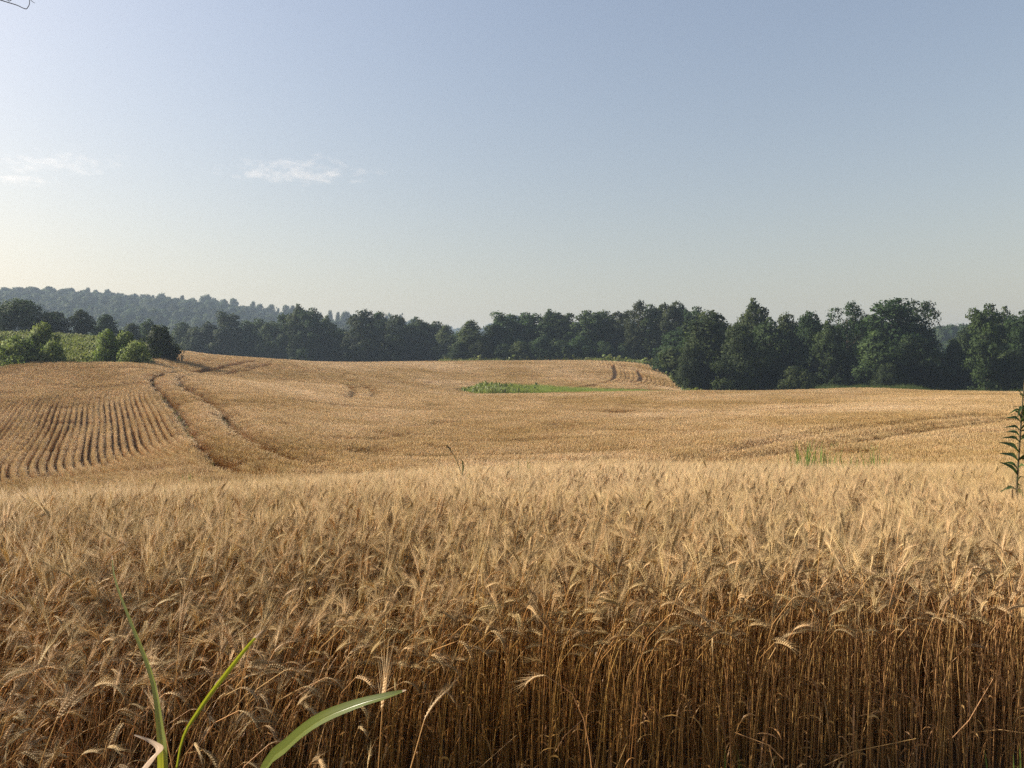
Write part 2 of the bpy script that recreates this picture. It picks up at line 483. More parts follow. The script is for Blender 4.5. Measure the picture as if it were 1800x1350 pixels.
NV = 14
variants = []                    # (stem mesh, ear mesh, leaf mesh, whole mesh)
vinfo = []
for k in range(NV):
    r = np.random.default_rng(100 + k)
    nod = [.15, .55, .9, 1.1, 1.3, 1.5, .45, .25, 1.0, .75, 1.55, .7, 1.1, 1.35][k]
    h = r.uniform(.74, .80)
    stem, q, a0, eb = stalk_path(r, h, r.uniform(0, .07), nod * .75, nod * .75 + r.uniform(-.1, .2), r.uniform(.064, .084))
    ms, mE, ml = MB(), MB(), MB()
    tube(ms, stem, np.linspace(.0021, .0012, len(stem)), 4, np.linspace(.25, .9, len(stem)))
    ear_mesh(mE, q, a0, eb, r, 18, r.uniform(.055, .085), r.uniform(1.0, 1.2))
    leaf_mesh(ml, stem, h, r)
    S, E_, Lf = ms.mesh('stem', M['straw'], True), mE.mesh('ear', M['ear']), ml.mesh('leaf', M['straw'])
    # whole plant as one mesh with two materials
    w = MB(); w.add(ms.v[0], ms.f[0], ms.t[0])
    nf_straw = sum(len(f) for f in ms.f)
    for src in (ml, mE):
        off = 0
        base = w.n
        Vc = np.concatenate(src.v); Tc = np.concatenate(src.t)
        w.v.append(Vc); w.t.append(Tc)
        for f in src.f: w.f.append(f + base)
        w.n += len(Vc)
        if src is ml: nf_straw += sum(len(f) for f in src.f)
    Wm = w.mesh('wheat_plant', M['straw'])
    Wm.materials.append(M['ear'])
    mi = np.zeros(len(Wm.polygons), np.int32); mi[nf_straw:] = 1
    Wm.polygons.foreach_set('material_index', mi)
    variants.append((S, E_, Lf, Wm)); vinfo.append((h, nod))

def simple_stalk(mb, r, x, y, h, nod, az, earscale, low=.0, vary=.75):
    a0 = r.uniform(-.08, .12)
    ca, sa = math.cos(az), math.sin(az)
    def w3(u, v, z): return (x + u * ca - v * sa, y + u * sa + v * ca, z)
    # stem as a thin three-sided tube, ear as a tapered three-sided tube
    pts = [(0, low * h)]
    hs = h - low * h
    p = [0., low * h]
    for i in range(3):
        a = a0 + nod * .6 * ((i + 1) / 3) ** 4
        p = [p[0] + math.sin(a) * hs / 3, p[1] + math.cos(a) * hs / 3]; pts.append(tuple(p))
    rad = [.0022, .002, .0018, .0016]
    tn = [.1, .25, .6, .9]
    el = .085 * earscale * r.uniform(.85, 1.15)
    ept = [pts[-1]]; a1 = a0 + nod * .6; angs = []
    for i in range(3):
        a = a1 + nod * .8 * ((i + 1) / 3)
        ept.append((ept[-1][0] + math.sin(a) * el / 3, ept[-1][1] + math.cos(a) * el / 3)); angs.append(a)
    er = np.array([.004, .0075, .0065, .0015]) * earscale * 1.05
    V = []; T = []; tt = .66 + vary * r.uniform(-.5, .5)
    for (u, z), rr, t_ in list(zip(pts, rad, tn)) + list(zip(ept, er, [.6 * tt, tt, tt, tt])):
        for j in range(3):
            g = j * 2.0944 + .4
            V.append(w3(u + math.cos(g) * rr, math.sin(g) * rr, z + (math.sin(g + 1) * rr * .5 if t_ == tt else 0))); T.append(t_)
    fS = []; fE = []
    for i in range(7):
        if i == 3: continue
        for j in range(3):
            k = (j + 1) % 3
            (fS if i < 3 else fE).append((i * 3 + j, i * 3 + k, i * 3 + 3 + k, i * 3 + 3 + j))
    return V, T, fS, fE, ept, angs, w3, tt

def make_tile(seed, lx, ly, n, earscale, low, awns, nodmean=.6, vary=.75):
    r = np.random.default_rng(seed)
    VS, TS, FS, FE, FA = [], [], [], [], []
    n0 = 0
    for i in range(n):
        x = r.uniform(-lx / 2, lx / 2); y = r.normal(0, ly / 3.2)
        h = r.normal(.79, .035)
        nod = abs(r.normal(nodmean, .45))
        az = r.uniform(0, 2 * math.pi)
        V, T, fS, fE, ept, angs, w3, tt = simple_stalk(None, r, x, y, h, nod, az, earscale, low, vary)
        VS += V; TS += T
        FS += [tuple(q + n0 for q in f) for f in fS]; FE += [tuple(q + n0 for q in f) for f in fE]
        n0 += len(V)
        for k in range(awns):
            f_ = r.uniform(.2, 1.0); j = min(int(f_ * 3), 2)
            a = angs[j] + r.uniform(-.45, .45); sp = r.uniform(-.45, .45)
            b = ept[j]; al = .065 * r.uniform(.7, 1.2) * math.sqrt(earscale); rr = .0007 * earscale
            tip = w3(b[0] + math.sin(a) * al, sp * al, b[1] + math.cos(a) * al)
            VS += [w3(b[0] + rr, 0, b[1]), w3(b[0] - rr, rr, b[1]), tip]; TS += [tt, tt, min(1, tt + .2)]
            FA.append((n0, n0 + 1, n0 + 2)); n0 += 3
    mb = MB(); mb.v.append(np.array(VS)); mb.t.append(np.array(TS)); mb.n = n0
    mb.f = [np.array(FS), np.array(FE)] + ([np.array(FA)] if FA else [])
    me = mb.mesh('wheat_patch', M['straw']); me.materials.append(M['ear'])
    mi = np.ones(len(me.polygons), np.int32); mi[:len(FS)] = 0
    me.polygons.foreach_set('material_index', mi)
    return me

# tramlines, wheel tracks and thin places, traced on the crop's surface
TRAM_A = trace([(640, 836), (520, 836), (430, 829), (385, 805), (345, 772), (322, 735), (312, 712), (285, 688), (266, 668), (275, 660), (310, 653), (385, 646), (425, 638), (458, 633)])
TRAM_B = trace([(560, 815), (500, 800), (440, 770), (405, 742), (385, 715), (345, 690), (318, 672), (312, 664), (330, 659), (400, 655), (440, 648), (486, 637)])
TRAM_C = trace([(900, 690.5), (1000, 686), (1020, 680), (1065, 672), (1080, 664), (1079, 650), (1074, 641)])
TRAM_D = trace([(1000, 687), (1045, 678), (1090, 672), (1100, 664), (1098, 652), (1092, 642)])
TRAM_E = trace([(1118, 678), (1128, 668), (1124, 657), (1120, 651)])
PAIR = [trace([(604, 675), (620, 680), (624, 686), (612, 698)]), trace([(636, 677), (652, 682), (657, 689), (650, 698)])]
TRACK = [trace([(1150, 812), (1240, 798), (1330, 780), (1400, 768), (1500, 752), (1640, 738), (1720, 730)]),
         trace([(1190, 815), (1280, 806), (1400, 790), (1480, 778), (1600, 757), (1700, 745), (1760, 738)])]
THIN = [trace(q) for q in (
    [(496, 636), (580, 668)], [(520, 638), (600, 664)], [(605, 676), (622, 686), (612, 698)], [(640, 678), (658, 690), (650, 698)],
    [(660, 673), (760, 672)], [(700, 752), (760, 746), (820, 738)], [(640, 710), (720, 716), (790, 712)],
    [(1010, 757), (1100, 755), (1180, 758), (1260, 756)], [(1200, 745), (1300, 742)], [(780, 786), (900, 778), (960, 774)],
    [(950, 822), (1060, 815), (1130, 810)], [(1120, 722), (1160, 717), (1190, 712)], [(500, 760), (600, 775), (700, 768)], [(420, 860), (330, 858), (200, 866)],
    [(1280, 712), (1420, 708), (1500, 714)], [(830, 704), (940, 706), (1040, 698)], [(1330, 730), (1420, 726)], [(1440, 700), (1560, 703)])]
PATCH = [(ray(640, 792, dmin=11), 1.1, 1.2), (ray(1085, 724, dmin=11), 1.4, 1.8), (ray(466, 652, dmin=11), .5, .4), (ray(1250, 808, dmin=11), 1.0, 1.2), (ray(1500, 792, dmin=11), .9, 1.1),
         (ray(1405, 790, dmin=11), .5, .5)]

def polyd(x, y, poly):
    """distance to a polyline, signed (left positive), and its heading there"""
    best = np.full(len(x), 1e9); sg = np.zeros(len(x)); hd = np.zeros(len(x))
    for a, b in zip(poly[:-1], poly[1:]):
        e = b - a; L2 = (e ** 2).sum() + 1e-9
        tt = np.clip(((x - a[0]) * e[0] + (y - a[1]) * e[1]) / L2, 0, 1)
        dx, dy = x - a[0] - tt * e[0], y - a[1] - tt * e[1]
        d = np.hypot(dx, dy); m = d < best
        best = np.where(m, d, best)
        sg = np.where(m, np.sign(e[0] * dy - e[1] * dx), sg)
        hd = np.where(m, math.atan2(e[1], e[0]), hd)
    return best, sg, hd

def extend(poly, a, b):
    p = np.array(poly); s = p[0] - p[1]; s /= np.linalg.norm(s); e = p[-1] - p[-2]; e /= np.linalg.norm(e)
    return np.concatenate([[p[0] + s * a], p, [p[-1] + e * b]])
def smooth_poly(p, n=2):
    for _ in range(n):
        q = np.empty((2 * len(p) - 2, 2)); q[0::2] = .75 * p[:-1] + .25 * p[1:]; q[1::2] = .25 * p[:-1] + .75 * p[1:]
        p = np.concatenate([p[:1], q, p[-1:]])
    return p
def relax(p, n=70, w=19):
    sl = np.concatenate([[0], np.cumsum(np.linalg.norm(np.diff(p, axis=0), axis=1))])
    u = np.linspace(0, sl[-1], n); q = np.stack([np.interp(u, sl, p[:, k]) for k in (0, 1)], 1)
    qq = np.concatenate([q[0] + (q[0] - q[1]) * np.arange(w // 2, 0, -1)[:, None], q, q[-1] + (q[-1] - q[-2]) * np.arange(1, w // 2 + 1)[:, None]])
    return np.stack([np.convolve(qq[:, k], np.ones(w) / w, 'valid') for k in (0, 1)], 1)
ROW_A = extend(relax(smooth_poly(TRAM_A)), 60, 80)
ROW_C = extend(smooth_poly(TRAM_D), 60, 60)
print('TRAM_A', np.round(TRAM_A, 1).tolist()); print('TRAM_C', np.round(TRAM_C, 1).tolist())

def crop_points(d0, d1, cell, spacing, wedge=.80):
    """jittered points snapped to the drill rows, cut by tracks and thin places"""
    X, Y = np.meshgrid(np.arange(-wedge * d1 - 2, wedge * d1 + 2, cell), np.arange(d0, d1, cell))
    x = X.ravel() + rng.uniform(-.5, .5, X.size) * cell; y = Y.ravel() + rng.uniform(-.5, .5, X.size) * cell
    k = (np.abs(x) < wedge * y + 2) & in_field(x, y) & (y >= d0) & (y < d1); x, y = x[k], y[k]
    dA, sA, hA = polyd(x, y, ROW_A); dC, sC, hC = polyd(x, y, ROW_C)
    useC = (y > 97) & (x > -8)
    d = np.where(useC, dC, dA); s = np.where(useC, sC, sA); h = np.where(useC, hC, hA)
    u = d * s
    off = (np.floor(u / spacing) + .5) * spacing - u
    jit = rng.normal(0, .012, len(x))
    nxv, nyv = -np.sin(h), np.cos(h)
    x = x + nxv * (off + jit); y = y + nyv * (off + jit)
    left = np.where(useC, (x > 14) & (s < 0), (sA > 0) & (y > 11) & (y < 62))
    px = CX + F * x / y
    strong = np.where(useC, sstep(13, 18, x) * .8, (sA > 0) * sstep(12, 16, y) * (1 - .5 * sstep(50, 56, y)) * (1 - sstep(9, 13, -0 * x)) * sstep(0.0, 1.0, dA) * 1.0)
    rowid = np.floor(u / spacing)
    strong = strong * (.62 + .22 * vnoise(rowid * .37 + 9, y * .11) + .30 * vnoise(rowid * 1.7 + 4, y * .22)) 
    zs = 1 + .07 * (vnoise(x * .9, y * .9) - .5) + .10 * (vnoise(x * .16 + 3, y * .3 + 1) - .5)
    streak = vnoise(x * .13 + y * .05, y * .7 - x * .1)
    zs -= .10 * sstep(.72, .95, streak)
    keep = np.ones(len(x), bool)
    wob = lambda k: .7 + .7 * vnoise(x * .6 + k, y * .6)
    for k, (pl, w) in enumerate(((TRAM_A, .25), (TRAM_B, .28), (TRAM_C, .2), (TRAM_D, .2), (TRAM_E, .1), (PAIR[0], .26), (PAIR[1], .26), (TRACK[0], .33), (TRACK[1], .42))):
        dd, _, _ = polyd(x, y, smooth_poly(pl)); ww = w * wob(k * 7) + (.08 if spacing > .5 else .04)
        keep &= dd > ww * 1.0
        zs -= .12 * (dd < ww * 2.0)
    for k, pl in enumerate(THIN):
        dd, _, _ = polyd(x, y, smooth_poly(pl)); ww = .28 * wob(k * 5 + 2) * (1 + y / 90)
        zs -= .5 * (1 - sstep(.3, 1, dd / ww)) * sstep(.35, .6, vnoise(x * .5 + k, y * .5))
    for (c, rx, ry) in PATCH:
        q = ((x - c[0]) / rx) ** 2 + ((y - c[1]) / ry) ** 2
        q = q * (.6 + .9 * vnoise(x * 2.5, y * 2.5))
        zs -= .34 * (1 - sstep(.4, 1.1, q)); keep &= ~((q < .6) & (rng.random(len(x)) < .28))
    # sudden drops where the wheat went down
    lod = (vnoise(x * .35 + 40, y * .55 + 7) > .86) & (rng.random(len(x)) < .7)
    zs -= .18 * lod
    return x[keep], y[keep], h[keep], zs[keep], strong[keep]

# near wheat: every plant whole
def near_points():
    n = 112000
    y = np.sqrt(rng.uniform(1.4 ** 2, 11.5 ** 2, n)); x = rng.uniform(-.84, .84, n) * (y + .6)
    f = y - edge_d(x)
    k = (f > 0) | ((x < -.25) & (f > -.75) & (rng.random(n) < .10 * sstep(-.25, -.7, x)) )
    x, y, f = x[k], y[k], f[k]
    # density falls a little by the edge
    k = rng.random(len(x)) < np.where(f > 0, .80 + .2 * sstep(0, .5, f), 1.0)
    return x[k], y[k], f[k]
nxp, nyp, nfp = near_points()
nz_ = ground(nxp, nyp)
hs = np.where(nfp > 0, .95 + .05 * sstep(0, .9, nfp), rng.uniform(.72, .9, len(nxp)))
hs = hs * (1 + .09 * (vnoise(nxp * 1.1, nyp * 1.1) - .5)) * rng.normal(1, 1, len(nxp)).__sub__(1).__mul__(.045 + .05 * sstep(.7, .1, nfp)).__add__(1)
# the left front corner is beaten down: plants lean and tangle
beat = sstep(-.1, -.9, nxp) * sstep(1.3, .2, nfp)
az = np.where(rng.random(len(nxp)) < .55, rng.normal(.25, .9, len(nxp)), rng.uniform(0, 2 * math.pi, len(nxp)))
tilt = np.abs(rng.normal(0, .05, len(nxp))) + beat * np.abs(rng.normal(0, .24, len(nxp)))
hs = hs * (1 - .15 * beat)
ridx = rng.integers(0, NV, len(nxp))
nrot = np.stack([np.zeros(len(nxp)), tilt, az], 1)
px_ = CX + F * nxp / nyp; 
# the nearest ones in view stand as single plants
metric = nyp + .6 * np.maximum(0, np.abs(px_ - 900) - 900) / 100 + np.where(nfp < 0, -.2, 0)
order = np.argsort(metric)
NS = 290
single = order[:NS]; rest = order[NS:]
scatter('standing_wheat', [v[3] for v in variants], np.stack([nxp, nyp, nz_], 1)[rest], nrot[rest], np.stack([hs * .5 + .5, hs * .5 + .5, hs], 1)[rest], ridx[rest],
        'dense stand of ripe bearded wheat filling the near part of the field')

def place_stalk(x, y, k, rot, sc, label=None, group=None):
    root = empty('wheat_stalk', (x, y, g1(x, y)))
    root.rotation_euler = rot; root.scale = sc
    tag(root, label or 'bearded golden wheat stalk at the front edge of the field', 'wheat', group)
    S, E_, Lf, _ = variants[k]
    link('stem', S, root); link('ear', E_, root); link('leaf', Lf, root)
    return root
for i in single:
    place_stalk(nxp[i], nyp[i], int(ridx[i]), (0, tilt[i], az[i]), (hs[i] * .5 + .5, hs[i] * .5 + .5, hs[i]), None, 'wheat stalks along the front edge of the field')

def ear_at(px, py, d, k, azm, tl, label):
    """a single stalk whose ear base shows at the pixel"""
    h, nod = vinfo[k]
    X = (px - CX) / F * d; Z = EYE - d * (py - CY) / F
    root = place_stalk(X, d, k, (0, tl, azm), (1, 1, 1), label)
    sz = (Z - g1(X, d)) / (h * math.cos(tl)) if h else 1
    root.scale = (1.05, 1.05, sz)
    root.location.x -= math.sin(tl) * math.cos(azm) * h
    root.location.y -= math.sin(tl) * math.sin(azm) * h
    return root
ear_at(652, 1262, 1.75, 0, 1.2, .02, 'upright pale wheat ear crossing the tip of the broad green blade')
ear_at(702, 1272, 1.85, 1, .6, .03, 'slender wheat ear with awns swept right, just past the blade tip')
ear_at(1035, 1162, 2.6, 10, 3.3, .05, 'bright wheat ear drooping to the left in front of the dark stems')
ear_at(1325, 1120, 2.92, 9, .1, .04, 'single wheat ear bowed over to the right with hanging awns')
ear_at(1278, 1100, 2.92, 11, 2.6, .03, 'bushy pale wheat ear standing just left of the bowed one')
ear_at(70, 1262, 1.9, 6, .2, .1, 'pale wheat ear lying almost flat in the lower left corner')

# middle and far wheat as drill-row patches
tilesA = [make_tile(500 + k, .55, .26, 46, 1.12, .25, 5) for k in range(6)]
x, y, h, zs, st = crop_points(10.8, 72, .25, .30)
wid = 1.4 - 1.16 * st
pts = np.stack([x, y, ground(x, y)], 1)
rot = np.stack([np.zeros(len(x)), np.zeros(len(x)), h + math.pi * (rng.random(len(x)) < .5)], 1)
scatter('wheat_rows', tilesA, pts, rot, np.stack([np.ones(len(x)), wid, zs], 1), rng.integers(0, 6, len(x)), 'ripe wheat standing in drill rows across the hollow of the field')
nA = len(x)
tilesB = [make_tile(600 + k, .95, .50, 70, 1.45, .35, 3, .6, .4) for k in range(6)]
x, y, h, zs, st = crop_points(71.5, 170, .55, .68)
wid = 1.3 - .75 * st
pts = np.stack([x, y, ground(x, y)], 1)
rot = np.stack([np.zeros(len(x)), np.zeros(len(x)), h + math.pi * (rng.random(len(x)) < .5)], 1)
scatter('far_wheat', tilesB, pts, rot, np.stack([np.ones(len(x)), wid, zs], 1), rng.integers(0, 6, len(x)), 'smooth far slope of ripe wheat below the woods')
print('wheat', len(rest), nA, len(x))

# ------------------------------------------------------------------ foliage
def crown_mb(seed, H, W, z0, lobes, per, card, shape='round', gap=.0):
    """a crown of leaf sprays gathered in lobes on an uneven envelope; also returns lobe centres for the limbs"""
    r = np.random.default_rng(seed)
    C, R = [], []
    ncore = 0
    if lobes > 20:                                   # the dense heart of the crown, round the upper stem
        ncore = 5 if shape == 'vase' else 8
        for q in range(ncore):
            t_ = (q + .5) / ncore * (.80 if shape == 'vase' else .90)
            pr = {'dome': math.sqrt(max(.05, 1 - t_ ** 2)), 'point': (1 - t_) ** .75 + .08}.get(shape, math.sin(math.pi * (.12 + .80 * t_)) ** .6)
            rr = W * (.2 if shape == 'vase' else .30) * pr
            C.append(np.array([r.normal(0, W * .05), r.normal(0, W * .05), z0 + (H - z0) * t_ * .93])); R.append(rr)
    tries = 0
    while len(C) < lobes and tries < 4000:
        tries += 1
        t_ = r.random()
        z_cut = 1 - .24 * (.5 + .5 * math.sin(seed * 3.1 + 2 * r.uniform(0, 3.14)))
        if shape == 'round': prof = math.sin(math.pi * min(1, (.08 + .92 * t_)) ** .85) ** .55
        elif shape == 'column': prof = math.sin(math.pi * (.14 + .80 * t_)) ** .6
        elif shape == 'point': prof = (1 - t_) ** .75 * .95 + .08
        elif shape == 'vase': prof = math.sin(math.pi * (.12 + .80 * t_ ** 1.25)) ** .7
        else: prof = math.sqrt(max(.02, 1 - t_ ** 2))
        a = r.uniform(0, 2 * math.pi)
        prof *= .8 + .35 * math.sin(a * 2 + seed) * math.sin(a * 3 + t_ * 7 + seed * 1.7) * .6 + .1
        rr = W / 2 * prof * math.sqrt(r.uniform(.12, 1.0))
        lr = W * r.uniform(.085, .19) * (.75 + .25 * prof)
        c = np.array([rr * math.cos(a), rr * math.sin(a), z0 + (H - z0) * t_ * (1 - .14 * (.5 + .5 * math.sin(2 * a + seed)) * (.4 + .6 * (rr / (W / 2)))) - lr * .6 * t_])
        if C and gap:
            dm = min(np.linalg.norm(c - q) for q in C)
            if dm < gap * lr: continue
        C.append(c); R.append(lr)
    C = np.array(C); R = np.array(R)
    n = lobes * per
    wgt = R ** 2 / (R ** 2).sum()
    cnt = np.maximum(12, (wgt * n)).astype(int)
    li = np.repeat(np.arange(len(C)), cnt); n = len(li)
    v = r.normal(size=(n, 3)); v /= np.linalg.norm(v, axis=1)[:, None]
    v[:, 2] = np.where(v[:, 2] < -.8, -v[:, 2] * .6, v[:, 2])
    rad = R[li] * (.55 + .5 * r.random(n) ** .6) * (1 + .25 * np.sin(v[:, 0] * 7 + li) * np.sin(v[:, 1] * 6 + li * 2))
    c = C[li] + v * rad[:, None] * np.array([1, 1, .86])
    nor = v * .7 + r.normal(size=(n, 3)) * .65 + np.array([0, 0, .25]); nor /= np.linalg.norm(nor, axis=1)[:, None]
    nor *= np.sign((nor * v).sum(1) + 1e-6)[:, None]
    t1 = np.cross(nor, r.normal(size=(n, 3))); t1 /= np.linalg.norm(t1, axis=1)[:, None]
    t2 = np.cross(nor, t1)
    s = card * r.uniform(.55, 1.25, n)[:, None]
    asp = r.uniform(.45, .85, n)[:, None]
    fold = nor * s * .22
    # a leaf spray: folded diamond with a notched tip
    A = c - t1 * s; B = c + t2 * s * asp - fold; D = c + t1 * s; E = c - t2 * s * asp - fold
    V = np.stack([A, B, D, E], 1).reshape(-1, 3)
    k = np.arange(n)[:, None] * 4
    Fq = np.concatenate([k + np.array([[0, 2, 1]]), k + np.array([[0, 3, 2]])])
    tint = np.repeat(np.clip(r.normal(.45, .25, n) + (r.random(len(C)) - .5)[li] * .5, 0, 1.2), 4)
    mb = MB(); mb.add(V, Fq, tint)
    axis = c - np.array([0, 0, z0 + (H - z0) * .35]); axis /= np.linalg.norm(axis, axis=1)[:, None] + 1e-9
    sn = v * .75 + axis * .45 + nor * .35; sn /= np.linalg.norm(sn, axis=1)[:, None]
    mb.normals = np.repeat(sn, 4, 0)
    return mb, C, R

def trunk_mb(seed, H, z0, C, R, rad):
    r = np.random.default_rng(seed + 77)
    mb = MB()
    top = z0 + (H - z0) * .8
    n = 7
    pts = np.stack([np.cumsum(r.normal(0, rad * .35, n)), np.cumsum(r.normal(0, rad * .35, n)), np.linspace(-.4, top, n)], 1); pts[0, :2] = pts[1, :2]
    tube(mb, pts, np.linspace(rad, rad * .18, n) + rad * .35 * np.array([1] + [0] * (n - 1)), 7, .5)
    far = np.argsort(-np.hypot(C[:, 0], C[:, 1]) - C[:, 2] * .3)[:min(14, len(C))]
    for j in far:
        c = C[j]; zb = max(z0 * .6, min(top * .92, c[2] - np.hypot(c[0], c[1]) * .6)); f_ = (zb + .4) / (top + .4)
        b = np.array([np.interp(zb, pts[:, 2], pts[:, 0]), np.interp(zb, pts[:, 2], pts[:, 1]), zb])
        mid = (b + c) / 2 + np.array([0, 0, -.08 * np.linalg.norm(c - b)])
        r0 = rad * (1 - f_) * .55 + rad * .08
        tube(mb, [b, mid, c], [r0, r0 * .6, r0 * .2], 5, .4)
    return mb

ARCH = {}
def arch(name, seed, H, W, z0, lobes, per, card, shape, gap=0, mat='crown', rad=.28):
    c, C, R = crown_mb(seed, H, W, z0, lobes, per, card, shape, gap)
    t_ = trunk_mb(seed, H, z0, C, R, rad)
    ARCH[name] = (c.mesh('crown', M[mat]), t_.mesh('trunk', M['bark'], True), H, W)
arch('round1', 1, 16, 12, 1.2, 52, 190, .30, 'round')
arch('round2', 2, 16, 12, 1.0, 54, 185, .29, 'round')
arch('round3', 3, 17, 11, 1.2, 50, 190, .29, 'round', .2)
arch('oval1', 4, 18, 9, 1.2, 50, 180, .27, 'column')
arch('oval2', 5, 18, 9.5, 1.4, 48, 185, .28, 'column', .2)
arch('point1', 6, 18, 11, 1.2, 52, 180, .28, 'point')
arch('vase1', 7, 19, 12, 2.4, 48, 130, .27, 'vase', .35)
arch('vase2', 8, 19, 11, 2.6, 42, 115, .26, 'vase', .5)
arch('dome1', 9, 10, 12, .4, 48, 180, .27, 'dome')
arch('dome2', 10, 9, 12, .3, 46, 180, .26, 'dome')
arch('bush1', 21, 3.2, 4.2, .15, 40, 95, .13, 'dome', 0, 'bush', .05)
arch('bush2', 22, 3.2, 3.6, .2, 40, 95, .14, 'round', .4, 'bush', .05)
arch('bush3', 23, 2.2, 4.6, .1, 38, 95, .11, 'dome', 0, 'bush', .04)
arch('bush4', 24, 3.4, 4.2, .2, 42, 95, .14, 'dome', 0, 'crown', .06)

def tree(px, topy, wpx, d, kind, label, group=None, name='broadleaf_tree', cat='tree', rz=None, basey=None):
    cm, tm, H, W = ARCH[kind]
    X = (px - CX) / F * d; zt = EYE - d * (topy - CY) / F
    zg = g1(X, d) if basey is None else EYE - d * (basey - CY) / F
    h = max(zt - zg, 1.0)
    root = empty(name, (X, d, zg), random.uniform(0, 6.28) if rz is None else rz)
    sw = wpx * d / F / W
    root.scale = (sw, sw, h / H)
    tag(root, label, cat, group)
    link('trunk', tm, root); link('crown', cm, root)
    return root
tree_list = []
# left group beyond the bank
tree(38, 522, 120, 118, 'dome1', 'big domed dark tree behind the grassy bank at the far left edge')
tree(96, 546, 60, 122, 'round2', 'smaller shoulder tree leaning out right of the big domed tree')
tree(-30, 540, 90, 124, 'round1', 'dark tree cut by the left edge of the photo, beside the domed one')
tree(142, 543, 50, 124, 'round3', 'small rounded dark tree rising above the bank between the two bush clumps')
tree(186, 552, 60, 130, 'round1', 'low wide dark tree right of the small rounded tree on the bank')
tree(232, 566, 50, 140, 'round2', 'dim low tree behind the middle bushes of the bank', None)
tree(262, 560, 52, 146, 'round3', 'dim low tree showing over the dark bush at the end of the bank')
# back wall of trees, left of centre
gl = 'trees in the dark wall of woods left of the photo centre'
L1 = [(320, 566, 60, 'round1'), (345, 572, 50, 'round2'), (366, 564, 56, 'round3'), (406, 546, 52, 'oval1'), (430, 572, 50, 'round1'), (452, 556, 48, 'oval2'), (476, 565, 46, 'round2'),
      (494, 549, 52, 'oval1'), (574, 554, 48, 'round3'), (600, 576, 56, 'round2'), (668, 548, 58, 'round1'), (700, 551, 54, 'round2'), (732, 556, 56, 'round3'), (762, 561, 50, 'oval2'), (784, 571, 44, 'round1')]
ORD = ['first', 'second', 'third', 'fourth', 'fifth', 'sixth', 'seventh', 'eighth', 'ninth', 'tenth', 'eleventh', 'twelfth']
def nth(xs, x, lo, hi, back=False):
    r_ = sorted([q for q in xs if lo < q < hi], reverse=back)
    return ORD[r_.index(x)]
X1 = [q[0] for q in L1]
for q in L1:
    if q[0] < 524: lb = '%s dark crown to the left of the twin tall crowns in the wall of woods' % nth(X1, q[0], 0, 524, True)
    elif q[0] < 638: lb = '%s dark crown to the right of the twin tall crowns in the wall of woods' % nth(X1, q[0], 548, 638)
    else: lb = '%s dark crown to the right of the broad rounded crown in the wall of woods' % nth(X1, q[0], 638, 800)
    tree(q[0], q[1], q[2] * 1.35, 196 + (q[0] % 7), q[3], lb, gl)
tree(524, 533, 74, 192, 'round3', 'tallest twin of the two high crowns standing up from the left wall of woods')
tree(548, 536, 58, 190, 'oval2', 'narrower right twin of the two high crowns in the left wall of woods')
tree(638, 544, 92, 188, 'round1', 'broad rounded crown with a lit left flank right of the pale gap in the wood')
# lighter wood right of the dark wall
gr = 'trees along the far edge of the wheat right of centre'
L2 = [(864, 566, 50, 'round2', 176), (892, 547, 60, 'oval1', 178), (924, 544, 52, 'oval2', 180), (966, 542, 54, 'round3', 178), (990, 546, 50, 'oval1', 176), (1034, 540, 52, 'oval2', 174), (1064, 545, 48, 'round1', 176),
      (1090, 544, 44, 'oval1', 174), (1148, 529, 48, 'oval2', 168), (1174, 528, 46, 'oval1', 166), (1198, 532, 46, 'round3', 166), (1222, 533, 48, 'oval2', 164)]
X2 = [q[0] for q in L2]
for q in L2:
    if q[0] < 1124: lb = '%s tree right of the low round one in the far row beyond the wheat' % nth(X2, q[0], 828, 1124)
    else: lb = '%s tree right of the high loose topped one in the far row' % nth(X2, q[0], 1124, 1300)
    tree(q[0], q[1], q[2] * 1.35, q[4], q[3], lb, gr)
tree(828, 563, 78, 174, 'round1', 'low round tree at the start of the greener wood, over a pale grass verge')
tree(1124, 525, 60, 168, 'vase1', 'high ragged tree whose loose top opens the tall right part of the far row')
gs = 'low trees and shrubs at the foot of the far row'
for k_, q in enumerate([(806, 600, 40), (845, 596, 46), (884, 602, 44), (915, 598, 50), (950, 590, 56), (985, 596, 52), (1020, 588, 50), (1060, 598, 50), (1100, 600, 46), (1140, 604, 44), (1172, 600, 40), (1190, 616, 34)]):
    tree(q[0], q[1], q[2] * 1.2, 170 if q[0] < 1150 else 150, random.choice(['dome1', 'dome2', 'round2']), '%s low leafy shrub tree from the left along the foot of the far row' % ORD[k_], gs, 'shrub_tree')
# near right wood
tree(1244, 546, 150, 122, 'round1', 'big rounded tree standing out at the field corner, bright left flank', None)
tree(1216, 596, 62, 118, 'dome1', 'low leafy skirt tree on the left foot of the rounded corner tree', None)
tree(1324, 522, 96, 130, 'round3', 'pointed tree top rising behind the corner tree')
tree(1300, 566, 100, 116, 'round2', 'wide yellow green tree in front of the pointed tree top')
tree(1352, 556, 96, 124, 'round3', 'dark crown filling in right of the pointed tree')
tree(1385, 550, 80, 126, 'round1', 'flat topped crown left of the shrubby gap in the right wood')
tree(1420, 545, 88, 124, 'round2', 'grey green bushy crown in the middle of the right wood')
tree(1455, 562, 80, 120, 'round3', 'dark lower crown under the loose open tree of the right wood')
tree(1486, 528, 84, 126, 'vase1', 'loose open tree with sky between its branches, left of the tallest')
tree(1520, 537, 60, 128, 'vase2', 'thin airy tree between the loose open tree and the tallest one')
tree(1568, 516, 118, 122, 'oval2', 'tallest tree of the right wood, broad full crown')
tree(1612, 511, 76, 124, 'vase2', 'airy tall tree with sky showing through, right shoulder of the tallest')
